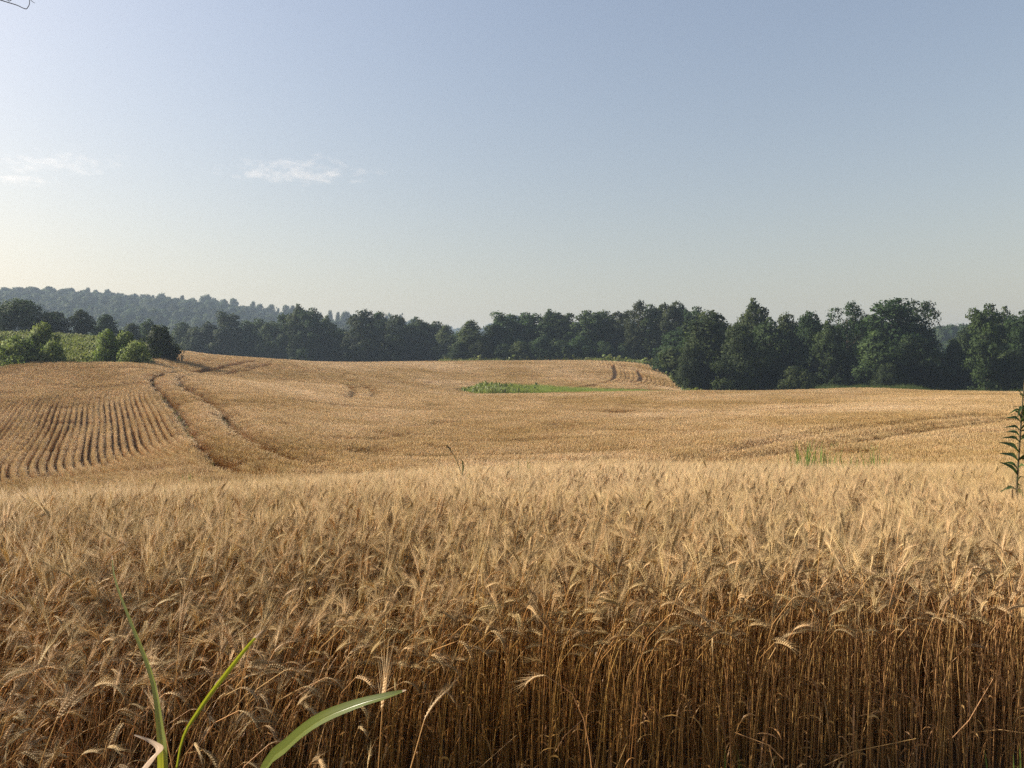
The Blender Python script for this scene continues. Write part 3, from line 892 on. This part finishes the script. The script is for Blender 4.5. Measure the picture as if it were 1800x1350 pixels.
tree(1540, 580, 100, 116, 'round1', 'dark low crown below the tallest tree of the right wood')
tree(1606, 586, 90, 117, 'round2', 'dark low crown below the airy tall tree, beside the hill gap')
tree(1645, 612, 60, 118, 'round3', 'small dark tree at the bottom of the gap showing the blue hill')
tree(1676, 596, 62, 120, 'round1', 'small yellow green tree right of the gap showing the blue hill')
tree(1704, 578, 62, 124, 'round2', 'sloping dark crown between the hill gap and the ivy clad column')
tree(1734, 526, 70, 108, 'oval2', 'tall narrow pale tree like an ivy clad column near the right edge')
tree(1766, 537, 70, 122, 'round3', 'dark crown right behind the ivy clad column')
tree(1802, 538, 80, 116, 'oval2', 'full dark tree cut by the right edge of the photo')
tree(1856, 545, 110, 118, 'round1', 'dark tree beyond the right edge of the photo')
tree(1780, 610, 90, 110, 'dome1', 'low dark leafy tree at the foot of the wood by the right edge', None, 'shrub_tree')
tree(1400, 640, 84, 112, 'dome2', 'wide low shrub catching light in front of the right wood', None, 'shrub', 'shrub')
tree(1560, 634, 60, 112, 'dome1', 'upright leafy shrub under the tallest tree', None, 'shrub', 'shrub')
# second ranks that close the wood behind
gb = 'trees standing deeper in the woods behind the front ones'
for k in range(26):
    pxx = 1200 + k * 26 + random.uniform(-8, 8)
    if 1625 < pxx < 1715: continue
    tree(pxx, random.uniform(558, 574), 100, 138 + random.uniform(0, 14), random.choice(['round1', 'round2', 'round3']), 'shaded tree filling the depth of the woods behind the front trees', gb)
for k in range(30):
    pxx = 310 + k * 30 + random.uniform(-8, 8)
    tree(pxx, (random.uniform(560, 574) if pxx > 880 else random.uniform(574, 590)), 80, 206 + random.uniform(0, 12), random.choice(['round1', 'round2', 'round3']), 'shaded tree filling the depth of the woods behind the front trees', gb)
# bushes of the bank
tree(76, 566, 58, 70.5, 'bush2', 'upright bush with loose sprays rising above the left bush clump', None, 'bush', 'bush', None)
tree(34, 590, 88, 68.5, 'bush1', 'wide low flowering bush mound at the left edge of the bank', None, 'bush', 'bush', None)
tree(92, 600, 56, 68.7, 'bush3', 'small dark bush at the right foot of the left bush clump', None, 'bush', 'bush', None)
tree(-25, 582, 80, 72, 'bush1', 'bush running out of the photo beside the left mound', None, 'bush', 'bush', None)
tree(190, 577, 56, 71.5, 'bush1', 'bright green rounded bush in the middle of the bank', None, 'bush', 'bush', None)
tree(222, 582, 46, 73, 'bush2', 'bush joined to the right side of the bright rounded one', None, 'bush', 'bush', None)
tree(238, 601, 70, 70.6, 'bush3', 'low pale spreading bush sloping down to the wheat', None, 'bush', 'bush', None)
tree(280, 567, 74, 81, 'bush4', 'dark dense bush at the right end of the bank', None, 'bush', 'bush', None)

# wooded hill on the left: crest trees one by one, the slope as one mass
hk = []
for k in range(4):
    c, C, R = crown_mb(40 + k, 12, 11, 1.0, 26, 70, .55, ['round', 'round', 'column', 'point'][k])
    hk.append((c.mesh('hill_tree_crown', M['crown']), 12, 11))
gh = 'trees on the crest of the wooded hill'
CREST_X = [-40, 0, 60, 100, 150, 200, 250, 265, 300, 325, 345, 372, 400, 430, 452, 476, 500, 540, 574, 600, 612, 650, 700, 740]
CREST_Y = [516, 515, 517, 514, 508, 513, 514, 515, 517, 515, 521, 521, 528, 528, 528, 533, 536, 546, 549, 545, 546, 552, 552, 560]
for k in range(74):
    pxx = -30 + k * 10.4 + random.uniform(-4, 4)
    d = 628 + random.uniform(-16, 16)
    ty = np.interp(pxx, CREST_X, CREST_Y) + random.choice([-5, -2, 0, 2, 4, 7, 9])
    X = (pxx - CX) / F * d; zg = g1(X, d); zt = EYE - d * (ty - CY) / F
    cm, H, W = hk[random.choice([0, 0, 1, 1, 2, 3])]
    o_ = link('hill_tree', cm); h = max(7.0, zt - zg)
    o_.location = (X, d, zt - h); s = random.uniform(.5, 1.1)
    o_.scale = (s, s, h / H); o_.rotation_euler = (0, 0, random.uniform(0, 6.28))
    tag(o_, 'hazy blue green tree on the crest of the distant wooded hill', 'tree', gh)
n = 9500
x = rng.uniform(-600, 90, n); y = rng.uniform(236, 615, n)
k = (np.abs(x) < .78 * y) & (CX + F * x / y > -120); x, y = x[k], y[k]
n = len(x); s = rng.uniform(.5, 1.0, n)
scatter('hill_woods', [h_[0] for h_ in hk[:3]], np.stack([x, y, ground(x, y) - 1], 1), np.stack([np.zeros(n), np.zeros(n), rng.uniform(0, 6.28, n)], 1),
        np.stack([s, s, s * rng.uniform(.8, 1.05, n)], 1), rng.integers(0, 3, n), 'hazy woods covering the slope of the distant hill')
# hill in the right gap and woods on the farthest ridge
n = 700
x = rng.uniform(150, 330, n); y = rng.uniform(260, 372, n); s = rng.uniform(.6, .9, n)
scatter('gap_woods', [h_[0] for h_ in hk[:3]], np.stack([x, y, ground(x, y) - 1.5], 1), np.stack([np.zeros(n), np.zeros(n), rng.uniform(0, 6.28, n)], 1), np.stack([s, s, s], 1), rng.integers(0, 3, n),
        'blue wooded hill seen through the gap in the right wood')
n = 900
x = rng.uniform(-480, 220, n); y = rng.uniform(1110, 1240, n); s = rng.uniform(.7, 1.1, n)
scatter('ridge_woods', [h_[0] for h_ in hk[:3]], np.stack([x, y, ground(x, y) - 1.5], 1), np.stack([np.zeros(n), np.zeros(n), rng.uniform(0, 6.28, n)], 1), np.stack([s, s, s], 1), rng.integers(0, 3, n),
        'palest far ridge just showing over the trees at the centre')

# ------------------------------------------------------------------ grasses
def tuft(seed, n, h, w, spread, mat):
    r = np.random.default_rng(seed); mb = MB()
    for i in range(n):
        a = r.uniform(0, 6.28); o_ = np.array([math.cos(a), math.sin(a), 0])
        b = np.append(r.normal(0, spread, 2), 0); hh = h * r.uniform(.5, 1.15); bend = r.uniform(.1, .8)
        ss = np.linspace(0, 1, 4)
        pts = b + o_ * (bend * hh * ss ** 2)[:, None] + np.array([0, 0, 1]) * (hh * (ss - .25 * bend * ss ** 2))[:, None]
        ribbon(mb, pts, w * np.array([.8, 1, .7, .08]), [-o_[1], o_[0], 0], .3, r.uniform(0, 1))
    return mb.mesh('tuft', M[mat])
def leafy(seed, n, h, w, card):
    c, C, R = crown_mb(seed, h, w, .05, 9, n // 9, card, 'dome')
    return c.mesh('leafy', M['grass'])
gk = [tuft(70 + k, 26, .55, .012, .16, 'grass') for k in range(4)] + [leafy(80, 260, .55, .9, .07), leafy(81, 260, .8, 1.0, .08)]
def grass_area(name, x, y, smin, smax, label, leafy_share=.2, zoff=0):
    n = len(x); s = rng.uniform(smin, smax, n)
    idx = np.where(rng.random(n) < leafy_share, rng.integers(4, 6, n), rng.integers(0, 4, n))
    scatter(name, gk, np.stack([x, y, ground(x, y) + zoff], 1), np.stack([np.zeros(n), np.zeros(n), rng.uniform(0, 6.28, n)], 1), np.stack([s * 1.3, s * 1.3, s], 1), idx, label)
# bank
n = 16000
y = rng.uniform(60, 108, n); x = rng.uniform(-.80, -.40, n) * y
k = (y > far_d(x, y) - .3) & (CX + F * x / y < 312); x, y = x[k], y[k]
grass_area('bank_grass', x, y, .4, 1.1, 'rough green grass and weeds on the bank above the wheat', .12)
M['lush'] = plant_mat('lush_grass', (.10, .145, .03), (.27, .32, .095), .4, .6, .15, .2, 0.02, (1.2, 1.2, .6))
def sward(seed, n, h):
    r = np.random.default_rng(seed); mb = MB()
    for i in range(n):
        a = r.uniform(0, 6.28); o_ = np.array([math.cos(a), math.sin(a), 0])
        b = np.append(r.uniform(-.45, .45, 2), 0); hh = h * r.uniform(.45, 1.1); bend = r.uniform(.1, .6)
        ss = np.linspace(0, 1, 3)
        pts = b + o_ * (bend * hh * ss ** 2)[:, None] + np.array([0, 0, 1]) * (hh * (ss - .25 * bend * ss ** 2))[:, None]
        ribbon(mb, pts, .011 * np.array([.8, 1, .08]), [-o_[1], o_[0], 0], .3, r.uniform(0, 1))
    return mb.mesh('sward', M['lush'])
hk_grass = [sward(90 + k, 90, .5) for k in range(4)] + [gk[4]]
# hollow
n = 16000
y = rng.uniform(84, 112, n); x = rng.uniform(-.09, .26, n) * y
k = strip_mask(x, y); x, y = x[k], y[k]
px_h = CX + F * x / y
k = rng.random(len(x)) < np.interp(px_h, [800, 950, 1050, 1210], [1, 1, .9, .8]); x, y = x[k], y[k]; px_h = px_h[k]
big = np.interp(px_h, [800, 850, 960, 1060, 1200], [1.3, 3.0, 2.7, 1.9, 1.5])
n = len(x); s = rng.uniform(.7, 1.1, n) * big
idx = np.where(rng.random(n) < np.interp(px_h, [800, 880, 960], [.22, .10, .0]), 4, rng.integers(0, 4, n))
scatter('hollow_grass', hk_grass, np.stack([x, y, ground(x, y)], 1), np.stack([np.zeros(n), np.zeros(n), rng.uniform(0, 6.28, n)], 1), np.stack([s * 0 + 1, s * 0 + 1, s], 1), idx, 'green grass and weeds in the wet hollow between the two slopes of wheat')
# verges under the woods
M['rank'] = plant_mat('shade_dark_grass', (.03, .05, .014), (.095, .125, .036), .35, .7, .12, .2, 0.02, (1.2, 1.2, .6))  # verge grass with the wood's shade put into its darker colour
rank_kit = []
for k in range(3):
    q = sward(120 + k, 90, .5); q.materials.clear(); q.materials.append(M['rank']); rank_kit.append(q)
n = 5000
px_v = rng.uniform(1440, 1860, n); y = rng.uniform(96, 116, n); x = (px_v - CX) / F * y
k = (y > far_d(x, y)); x, y = x[k], y[k]
n = len(x); q_ = rng.uniform(1.2, 3.0, n) * (.6 + .8 * vnoise(x * .5, y * .5))
scatter('wood_verge', rank_kit, np.stack([x, y, ground(x, y)], 1), np.stack([np.zeros(n), np.zeros(n), rng.uniform(0, 6.28, n)], 1), np.stack([q_ * 0 + 1.2, q_ * 0 + 1.2, q_], 1), rng.integers(0, 3, n), 'tall rough grass along the foot of the right wood')
n = 2600
px_v = rng.uniform(1150, 1235, n); y = rng.uniform(100, 165, n); x = (px_v - CX) / F * y
k = (y > far_d(x, y)) & (y < far_d(x, y) + 9); x, y = x[k], y[k]
grass_area('corner_verge', x, y, 1.2, 2.2, 'green grass edging the field corner under the rounded tree', .2)
n = 4500
px_v = rng.uniform(776, 1180, n); y = rng.uniform(160, 174, n); x = (px_v - CX) / F * y
k = (y > far_d(x, y)); x, y = x[k], y[k]
grass_area('far_verge', x, y, 1.2, 3.0, 'pale grass strip along the far edge of the wheat', .12)
# green weeds growing in the tramlines
xs_, ys_ = [], []
for pl, cnt in ((TRAM_A, 60), (TRAM_B, 45)):
    pl = smooth_poly(pl)
    sl = np.linalg.norm(np.diff(pl, axis=0), axis=1); cs = np.concatenate([[0], np.cumsum(sl)])
    u = rng.uniform(0, cs[-1], cnt)
    xs_.append(np.interp(u, cs, pl[:, 0]) + rng.normal(0, .09, cnt)); ys_.append(np.interp(u, cs, pl[:, 1]) + rng.normal(0, .09, cnt))
grass_area('tramline_weeds', np.concatenate(xs_), np.concatenate(ys_), .35, .8, 'low green weeds growing in the wheel tracks through the wheat', .3)

# single green tufts standing in the wheat
def grass_clump(px, py, d, h, nbl, label, group=None, w=.012):
    X = (px - CX) / F * d
    root = empty('grass_clump', (X, d, g1(X, d)))
    tag(root, label, 'grass', group)
    r = np.random.default_rng(int(px * 3 + py))
    for i in range(nbl * 2):
        mb = MB(); a = r.uniform(0, 6.28); o_ = np.array([math.cos(a), math.sin(a), 0])
        hh = h * r.uniform(.82, 1.05); bend = r.uniform(.03, .22); ss = np.linspace(0, 1, 7)
        b = np.append(r.normal(0, .075, 2), 0)
        pts = b + o_ * (bend * hh * ss ** 3)[:, None] + np.array([0, 0, 1]) * (hh * ss)[:, None]
        ribbon(mb, pts, w * np.array([.6, .8, 1, 1, .8, .5, .05]), [-o_[1], o_[0], 0], .35, r.uniform(.1, .9))
        mb.build('blade', M['clump'], root)
    return root
for (px, d, h, nb, lb) in [(1392, 10.4, 1.06, 9, 'leftmost small clump of green grass at the brow of the right slope'),
                           (1418, 10.6, 1.24, 16, 'tallest bright green grass clump standing in the wheat on the right'),
                           (1444, 10.8, 1.20, 9, 'second tallest green grass clump, just right of the tallest one'),
                           (1466, 10.9, 1.02, 7, 'low thin grass clump right of the two tall clumps'),
                           (1490, 11.0, 1.08, 8, 'grey green low clump between the tall clumps and the lone one'),
                           (1536, 11.0, 1.12, 8, 'lone green clump at the right end of the row of clumps'),
                           (918, 9.0, .98, 5, 'thin green blades poking out of the wheat at the brow near the centre')]:
    grass_clump(px, 820, d, h + .03, nb + 4, lb)
for (px, py, lb) in [(1468, 786, 'small green tuft beside the upper wheel track'), (1532, 790, 'small green tuft right of the dark hole in the crop'),
                     (262, 852, 'small green plant in the lower rows at the left'), (328, 846, 'second small green plant right of the first in the lower rows')]:
    w_ = ray(px, py, dmin=11)
    c = grass_clump(CX + F * w_[0] / w_[1], py, w_[1], 1.08, 7, lb, w=.011)

# reedy grass with a purple seed head at the brow
d = 8.6; X = (812 - CX) / F * d; zg = g1(X, d)
root = empty('reed_grass', (X, d, zg)); tag(root, 'lone reedy grass with a drooping brown seed head left of the photo centre', 'grass')
zt = lambda py: EYE - d * (py - CY) / F - zg
xo = lambda px: (px - 812) / F * d
mb = MB(); stem = np.array([(0, 0, 0), (0, 0, zt(836)), (xo(806), 0, zt(818)), (xo(799), 0, zt(802)), (xo(795), 0, zt(796))]); tube(mb, stem, [.005, .004, .004, .0035, .0025], 5, .5); mb.build('stem', M['weed'], root, True)
mb = MB(); r = np.random.default_rng(5)
ax0, ax1 = stem[-1], np.array([xo(787), 0, zt(784)])
for i in range(34):
    f_ = r.random(); b = ax0 + (ax1 - ax0) * f_; dv = (ax1 - ax0) / np.linalg.norm(ax1 - ax0) + r.normal(0, .55, 3); dv /= np.linalg.norm(dv)
    ribbon(mb, [b, b + dv * .02, b + dv * .035], [.002, .004, .0005], r.normal(size=3), .3, r.random() * .4)
mb.build('seed_head', M['weedstem'], root)
mb = MB(); ribbon(mb, [(0, 0, zt(838)), (xo(814), .01, zt(822)), (xo(813), .02, zt(812)), (xo(808), .02, zt(806))], [.008, .010, .008, .001], (1, .3, 0), .3, .1); mb.build('leaf', M['weed'], root)
mb = MB(); ribbon(mb, [(0.03, 0, zt(845)), (xo(822), -.01, zt(834)), (xo(826), -.02, zt(830))], [.01, .018, .002], (.5, 1, .4), .3, .9); mb.build('leaf', M['weed'], root)

# green blade in the wheat on the right
d = 4.6; X = (1302 - CX) / F * d; zg = g1(X, d)
root = empty('grass_blade_plant', (X, d, zg)); tag(root, 'single thin bright green blade upright in the near wheat right of centre', 'grass')
mb = MB(); ribbon(mb, [(-.03, 0, 0), (-.02, 0, .5), (-.015, 0, EYE - d * (968 - CY) / F - zg), (.0, 0, EYE - d * (945 - CY) / F - zg), (.03, 0, EYE - d * (915 - CY) / F - zg)], [.004, .005, .006, .005, .0005], (1, .4, 0), .4, .6)
mb.build('blade', M['blade'], root)

# big grass plant with broad blades, lower left
d = 1.25
def wp(px, py, dd): return np.array([(px - CX) / F * dd, dd, EYE - dd * (py - CY) / F])
root = empty('broad_grass_plant', (-.56, 1.27, 0)); tag(root, 'bright green broad bladed grass plant in the lower left foreground', 'grass plant')
inv = np.array([-.56, 1.27, 0])
def spline(pts, n=18):
    pts = np.asarray(pts, float); m = len(pts); u = np.linspace(0, m - 1, n); out = []
    for q in u:
        i = min(int(q), m - 2); f_ = q - i
        p0, p1, p2, p3 = pts[max(i - 1, 0)], pts[i], pts[i + 1], pts[min(i + 2, m - 1)]
        out.append(.5 * (2 * p1 + (p2 - p0) * f_ + (2 * p0 - 5 * p1 + 4 * p2 - p3) * f_ ** 2 + (3 * p1 - p0 - 3 * p2 + p3) * f_ ** 3))
    return np.array(out)
mb = MB(); tube(mb, spline([(-.56, 1.27, 0), (-.56, 1.27, .3), (-.555, 1.26, .62), (-.565, 1.25, .9)], 8) - inv, np.linspace(.007, .004, 8), 7, .4); mb.build('stem', M['blade'], root, True)
def bladeleaf(pix, w, side, fold, tint, nm='blade', mat='blade', start=None, tip=1):
    pts = [wp(*q) for q in pix]
    if start is not None: pts = [np.array(start)] + pts
    pts = spline(pts, 22) - inv
    u = np.linspace(0, 1, 22)
    ww = np.interp(u, np.linspace(0, 1, len(w)), w)
    sd = np.array([np.asarray(side[0]) * (1 - q) + np.asarray(side[1]) * q for q in u]) if np.ndim(side[0]) else side
    mb = MB(); n = 22
    tn = np.gradient(pts, axis=0); tn /= np.linalg.norm(tn, axis=1)[:, None]
    sdn = np.broadcast_to(np.asarray(sd, float), (n, 3)); sdn = sdn / np.linalg.norm(sdn, axis=1)[:, None]
    nr = np.cross(sdn, tn); nr /= np.linalg.norm(nr, axis=1)[:, None]
    cols = np.array([-1, -.66, -.33, -.07, 0, .07, .33, .66, 1]); m = len(cols)
    lift = fold * np.abs(cols) ** 1.4; lift[4] = -.05
    rip = .03 * np.sin(np.linspace(0, 19, n))[:, None] * np.sign(cols)[None] * np.abs(cols)[None] ** 2
    V = pts[:, None, :] + sdn[:, None, :] * (ww[:, None] * cols[None])[..., None] + nr[:, None, :] * (ww[:, None] * (lift[None] + rip))[..., None]
    tt = np.array([.35, .6, .42, .75, 1.25, .75, .5, .62, .4])[None] * np.full((n, 1), tint) * 1.5
    f = [(i * m + j, i * m + j + 1, (i + 1) * m + j + 1, (i + 1) * m + j) for i in range(n - 1) for j in range(m - 1)]
    mb.add(V.reshape(-1, 3), np.array(f), tt.ravel()); ob = mb.build(nm, M[mat], root, True)
    ob.data.materials.append(M['dry'])
    mi = np.zeros((n - 1, m - 1), np.int32); mi[-tip:] = 1 if tip else 0
    ob.data.polygons.foreach_set('material_index', mi.ravel())
bladeleaf([(288, 1352, 1.22), (283, 1280, 1.24), (268, 1190, 1.28), (232, 1095, 1.33), (204, 1020, 1.37), (197, 975, 1.40)], [.004, .0085, .0075, .0055, .005, .0045, .003, .0006], ((1, .2, 0), (1, -.8, 0)), .45, 1.1, start=(-.56, 1.25, .8))
bladeleaf([(318, 1310, 1.2), (352, 1245, 1.17), (400, 1180, 1.14), (440, 1130, 1.12), (462, 1108, 1.11)], [.0015, .002, .0034, .0036, .0026, .0005], ((.8, .2, -.5), (.7, .6, -.4)), .4, .55, start=(-.55, 1.25, .9), tip=3)
bladeleaf([(455, 1372, 1.10), (505, 1312, 1.05), (560, 1268, 1.01), (625, 1240, .99), (680, 1224, .98), (714, 1213, .98)], [.006, .0095, .0108, .0098, .0075, .005, .0007], ((.3, -.75, -.55), (.15, -.85, -.45)), .34, .42, start=(-.52, 1.24, .72))
bladeleaf([(245, 1362, 1.22), (262, 1336, 1.2), (279, 1316, 1.19), (262, 1302, 1.18), (236, 1292, 1.18)], [.004, .009, .009, .004, .002, .001], ((.8, .5, .2), (.2, .7, .6)), .3, .7, 'dry_leaf', 'dry')

# broken straws leaning in the front rows, and weeds at their feet
r = np.random.default_rng(31)
smesh = []
for k in range(5):
    mb = MB(); n = 7; L_ = r.uniform(.18, .36); kink = r.integers(2, 5); kk = r.uniform(-.7, .7)
    q = [np.zeros(3)]; a = 0.0
    for i in range(n - 1):
        if i == kink: a += kk
        q.append(q[-1] + np.array([math.cos(a), 0, math.sin(a)]) * L_ / (n - 1))
    tube(mb, q, np.linspace(.0019, .0011, n), 5, np.linspace(.4, 1.0, n)); smesh.append(mb.mesh('broken_straw', M['straw'], True))
for k in range(20):
    x_ = r.uniform(-.9, 2.1); y_ = float(edge_d(np.array([x_]))[0]) - r.uniform(-.05, .12)
    o_ = link('broken_straw', smesh[k % 5]); o_.location = (x_, y_, g1(x_, y_) + r.choice([0, 0, .12, .25, .38]) * r.uniform(.3, 1.0))
    o_.rotation_euler = (r.uniform(-.5, .5), -r.uniform(.1, 1.2), r.uniform(0, 6.28))
    tag(o_, 'broken straw slanting across the front of the standing stems', 'straw', 'broken straws along the front of the wheat')
for (px, d, h, nb, lb) in [(1166, 2.62, .24, 2, 'few thin green blades at the foot of the stems near the bottom edge'), (1742, 2.85, .26, 3, 'dark green grass clump in the lower right corner at the foot of the wheat'),
                           (1330, 2.8, .28, 2, 'small dim grass clump low among the stems right of centre')]:
    grass_clump(px, 1300, d, h, nb, lb, w=.004)

# dark leafy weed at the right edge
d = 5.2; X = (1787 - CX) / F * d; zg = g1(X, d)
root = empty('tall_weed', (X, d, zg)); tag(root, 'tall dark leafy weed with lance shaped leaves at the right edge of the photo', 'weed')
def wr(px, py, dy=0.0): return np.array([(px - 1787) / F * d, dy, EYE - d * (py - CY) / F - zg])
st_ = spline([(-.02, 0, 0), wr(1787, 1000), wr(1787, 870), wr(1791, 800), wr(1795, 740), wr(1799, 690), wr(1803, 655)], 20)
mb = MB(); tube(mb, st_, np.linspace(.009, .003, 20), 6, .3); mb.build('stem', M['weedstem'], root, True)
r = np.random.default_rng(9)
lv = [(862, 1758, 866, .7), (850, 1780, 838, .5), (836, 1756, 812, 1), (826, 1766, 814, .8), (812, 1750, 796, 1.15), (796, 1752, 777, 1.15), (778, 1756, 770, .8), (770, 1760, 759, .7), (758, 1760, 752, .7), (744, 1764, 735, .8), (738, 1785, 722, .8), (726, 1773, 728, .55), (716, 1786, 735, .6), (704, 1784, 692, .4), (700, 1782, 684, .3)]
def weedleaf(b, tip, wid, dy):
    mid = (b + tip) / 2 + np.array([0, dy * .4, .022])
    pts = spline([b, b + (mid - b) * .5 + np.array([0, 0, .012]), mid, tip], 9)
    ww = wid * .0155 * np.array([.15, .5, .85, 1, 1, .85, .6, .3, .03])
    ax = tip - b; sd = np.cross(ax, np.array([0, -1., .15])); sd = sd / np.linalg.norm(sd) + np.array([0, .45, .0])
    mb = MB(); ribbon(mb, pts, ww, sd, .3, r.uniform(.1, .9)); mb.build('leaf', M['weed'], root)
for (by, tx, ty, w_) in lv:
    bx = np.interp(by, [690, 740, 800, 870], [1799, 1795, 1791, 1787])
    dy = r.uniform(-.04, .02)
    weedleaf(wr(bx, by), wr(tx, ty, dy), w_, dy)
    if r.random() < .72: weedleaf(wr(bx, by - 5 + r.uniform(-6, 6)), wr(2 * bx - tx + r.uniform(-8, 4), ty + r.uniform(-8, 26), r.uniform(-.1, .1)), w_, dy)
    a = r.uniform(0, 6.28)
    tp = wr(bx, by - r.uniform(0, 14)) + np.array([.10 * math.cos(a) * .5, .12 * math.sin(a), 0])
    weedleaf(wr(bx, by - 2), tp, w_ * .8, .02)

# small dark leaf sprig in the wheat beside it
# twig of an overhanging branch, top left corner
d = 3.0
root = empty('overhanging_branch', tuple(wp(-60, -60, d))); tag(root, 'thin bare twig of an overhanging branch in the top left corner', 'branch')
inv = wp(-60, -60, d)
mb = MB(); tube(mb, spline([wp(-900, -420, 3.4), wp(-400, -170, 3.2), wp(-60, -22, 3.0), wp(4, 1, 3.0), wp(28, 8.5, 3.0), wp(40, 14, 3.0), wp(46, 15.8, 3.0)], 24) - inv, np.interp(np.linspace(0, 1, 24), [0, .2, .36, .5, 1], [.02, .008, .0026, .0020, .0014]), 5, .2); mb.build('stem', M['bark'], root, True)
mb = MB(); tube(mb, spline([wp(40, 14, 3), wp(46, 15.8, 3.0), wp(50, 11, 3), wp(52, 5, 3), wp(51, -6, 3), wp(46, -40, 3.05)], 16) - inv, np.linspace(.0015, .0012, 16), 5, .2); mb.build('twig', M['bark'], root, True)
mb = MB(); tube(mb, spline([wp(51, -4, 3), wp(56, 2, 3), wp(61.5, 5.5, 3)], 8) - inv, np.linspace(.0014, .0008, 8), 5, .2); mb.build('twig', M['bark'], root, True)
mb = MB(); tube(mb, spline([wp(-60, -22, 3), wp(8, -2, 3), wp(16, 2, 3), wp(24, -4, 3)], 8) - inv, np.linspace(.002, .0012, 8), 5, .2); mb.build('twig', M['bark'], root, True)

# ------------------------------------------------------------------ thin clouds, far above and beyond the air box
def cloud(px, py, wpx, hpx, d, dens, seed, label, coarse=2.2):
    m, N, L = mat_new('cloud_vapour')
    tc = N.new('ShaderNodeTexCoord')
    ln = N.new('ShaderNodeVectorMath'); ln.operation = 'LENGTH'; L.new(tc.outputs['Object'], ln.inputs[0])
    of = N.new('ShaderNodeVectorMath'); of.operation = 'MULTIPLY_ADD'; of.inputs[1].default_value = (2.4, 1.2, 1.0); of.inputs[2].default_value = (seed * 3.7, seed, 0)
    L.new(tc.outputs['Object'], of.inputs[0])
    n_ = N.new('ShaderNodeTexNoise'); n_.inputs['Scale'].default_value = coarse; n_.inputs['Detail'].default_value = 6; n_.inputs['Roughness'].default_value = .62
    L.new(of.outputs[0], n_.inputs['Vector'])
    a = N.new('ShaderNodeMath'); a.operation = 'MULTIPLY_ADD'; a.inputs[1].default_value = 3.2; a.inputs[2].default_value = -1.25; L.new(n_.outputs['Fac'], a.inputs[0])
    b = N.new('ShaderNodeMath'); b.operation = 'SUBTRACT'; L.new(a.outputs[0], b.inputs[0]); L.new(ln.outputs['Value'], b.inputs[1])
    c = N.new('ShaderNodeMath'); c.operation = 'MULTIPLY'; c.use_clamp = False; c.inputs[1].default_value = dens
    mx = N.new('ShaderNodeMath'); mx.operation = 'MAXIMUM'; mx.inputs[1].default_value = 0; L.new(b.outputs[0], mx.inputs[0]); L.new(mx.outputs[0], c.inputs[0])
    pv = N.new('ShaderNodeVolumePrincipled'); pv.inputs['Color'].default_value = (1, .97, .95, 1); pv.inputs['Anisotropy'].default_value = .2
    L.new(c.outputs[0], pv.inputs['Density'])
    o = N.new('ShaderNodeOutputMaterial'); L.new(pv.outputs[0], o.inputs['Volume'])
    bm = bmesh.new(); bmesh.ops.create_icosphere(bm, subdivisions=3, radius=1.0)
    for v in bm.verts:
        q = v.co; v.co = q * (1 + .12 * math.sin(q.x * 5 + seed) * math.cos(q.z * 4 + seed))
    me = bpy.data.meshes.new('cloud'); bm.to_mesh(me); bm.free(); me.materials.append(m)
    o_ = link('cloud', me)
    o_.location = ((px - CX) / F * d, d, EYE - d * (py - CY) / F)
    o_.scale = (wpx * d / F / 2, wpx * d / F / 4, hpx * d / F / 2)
    tag(o_, label, 'cloud')
cloud(525, 303, 420, 56, 7000, .0045, 1.3, 'small ragged white cloud above the wooded hill')
cloud(38, 316, 230, 36, 7000, .0035, 4.1, 'faint white cloud streak low at the left edge of the sky')
cloud(110, 288, 380, 60, 7400, .0022, 7.7, 'very thin veil of cloud slanting above the faint streak')

# ------------------------------------------------------------------ haze
hm, N, L = mat_new('haze_air')
hm.cycles.volume_sampling = 'DISTANCE'
pv = N.new('ShaderNodeVolumePrincipled'); pv.inputs['Color'].default_value = (.62, .80, 1.0, 1); pv.inputs['Density'].default_value = 0.00032
pv.inputs['Anisotropy'].default_value = 0.2
o = N.new('ShaderNodeOutputMaterial'); L.new(pv.outputs[0], o.inputs['Volume'])
lo, hi = np.array([-5600, -60, float(GZ.min()) - 1.2]), np.array([5600, 6600, 128.0])
V = [(x_, y_, z_) for z_ in (lo[2], hi[2]) for y_ in (lo[1], hi[1]) for x_ in (lo[0], hi[0])]
me = bpy.data.meshes.new('haze'); me.from_pydata([tuple(map(float, q)) for q in V], [], [(0, 2, 3, 1), (4, 5, 7, 6), (0, 1, 5, 4), (2, 6, 7, 3), (0, 4, 6, 2), (1, 3, 7, 5)]); me.materials.append(hm)
tag(link('haze', me), kind='stuff')
print('done', len(bpy.data.objects))
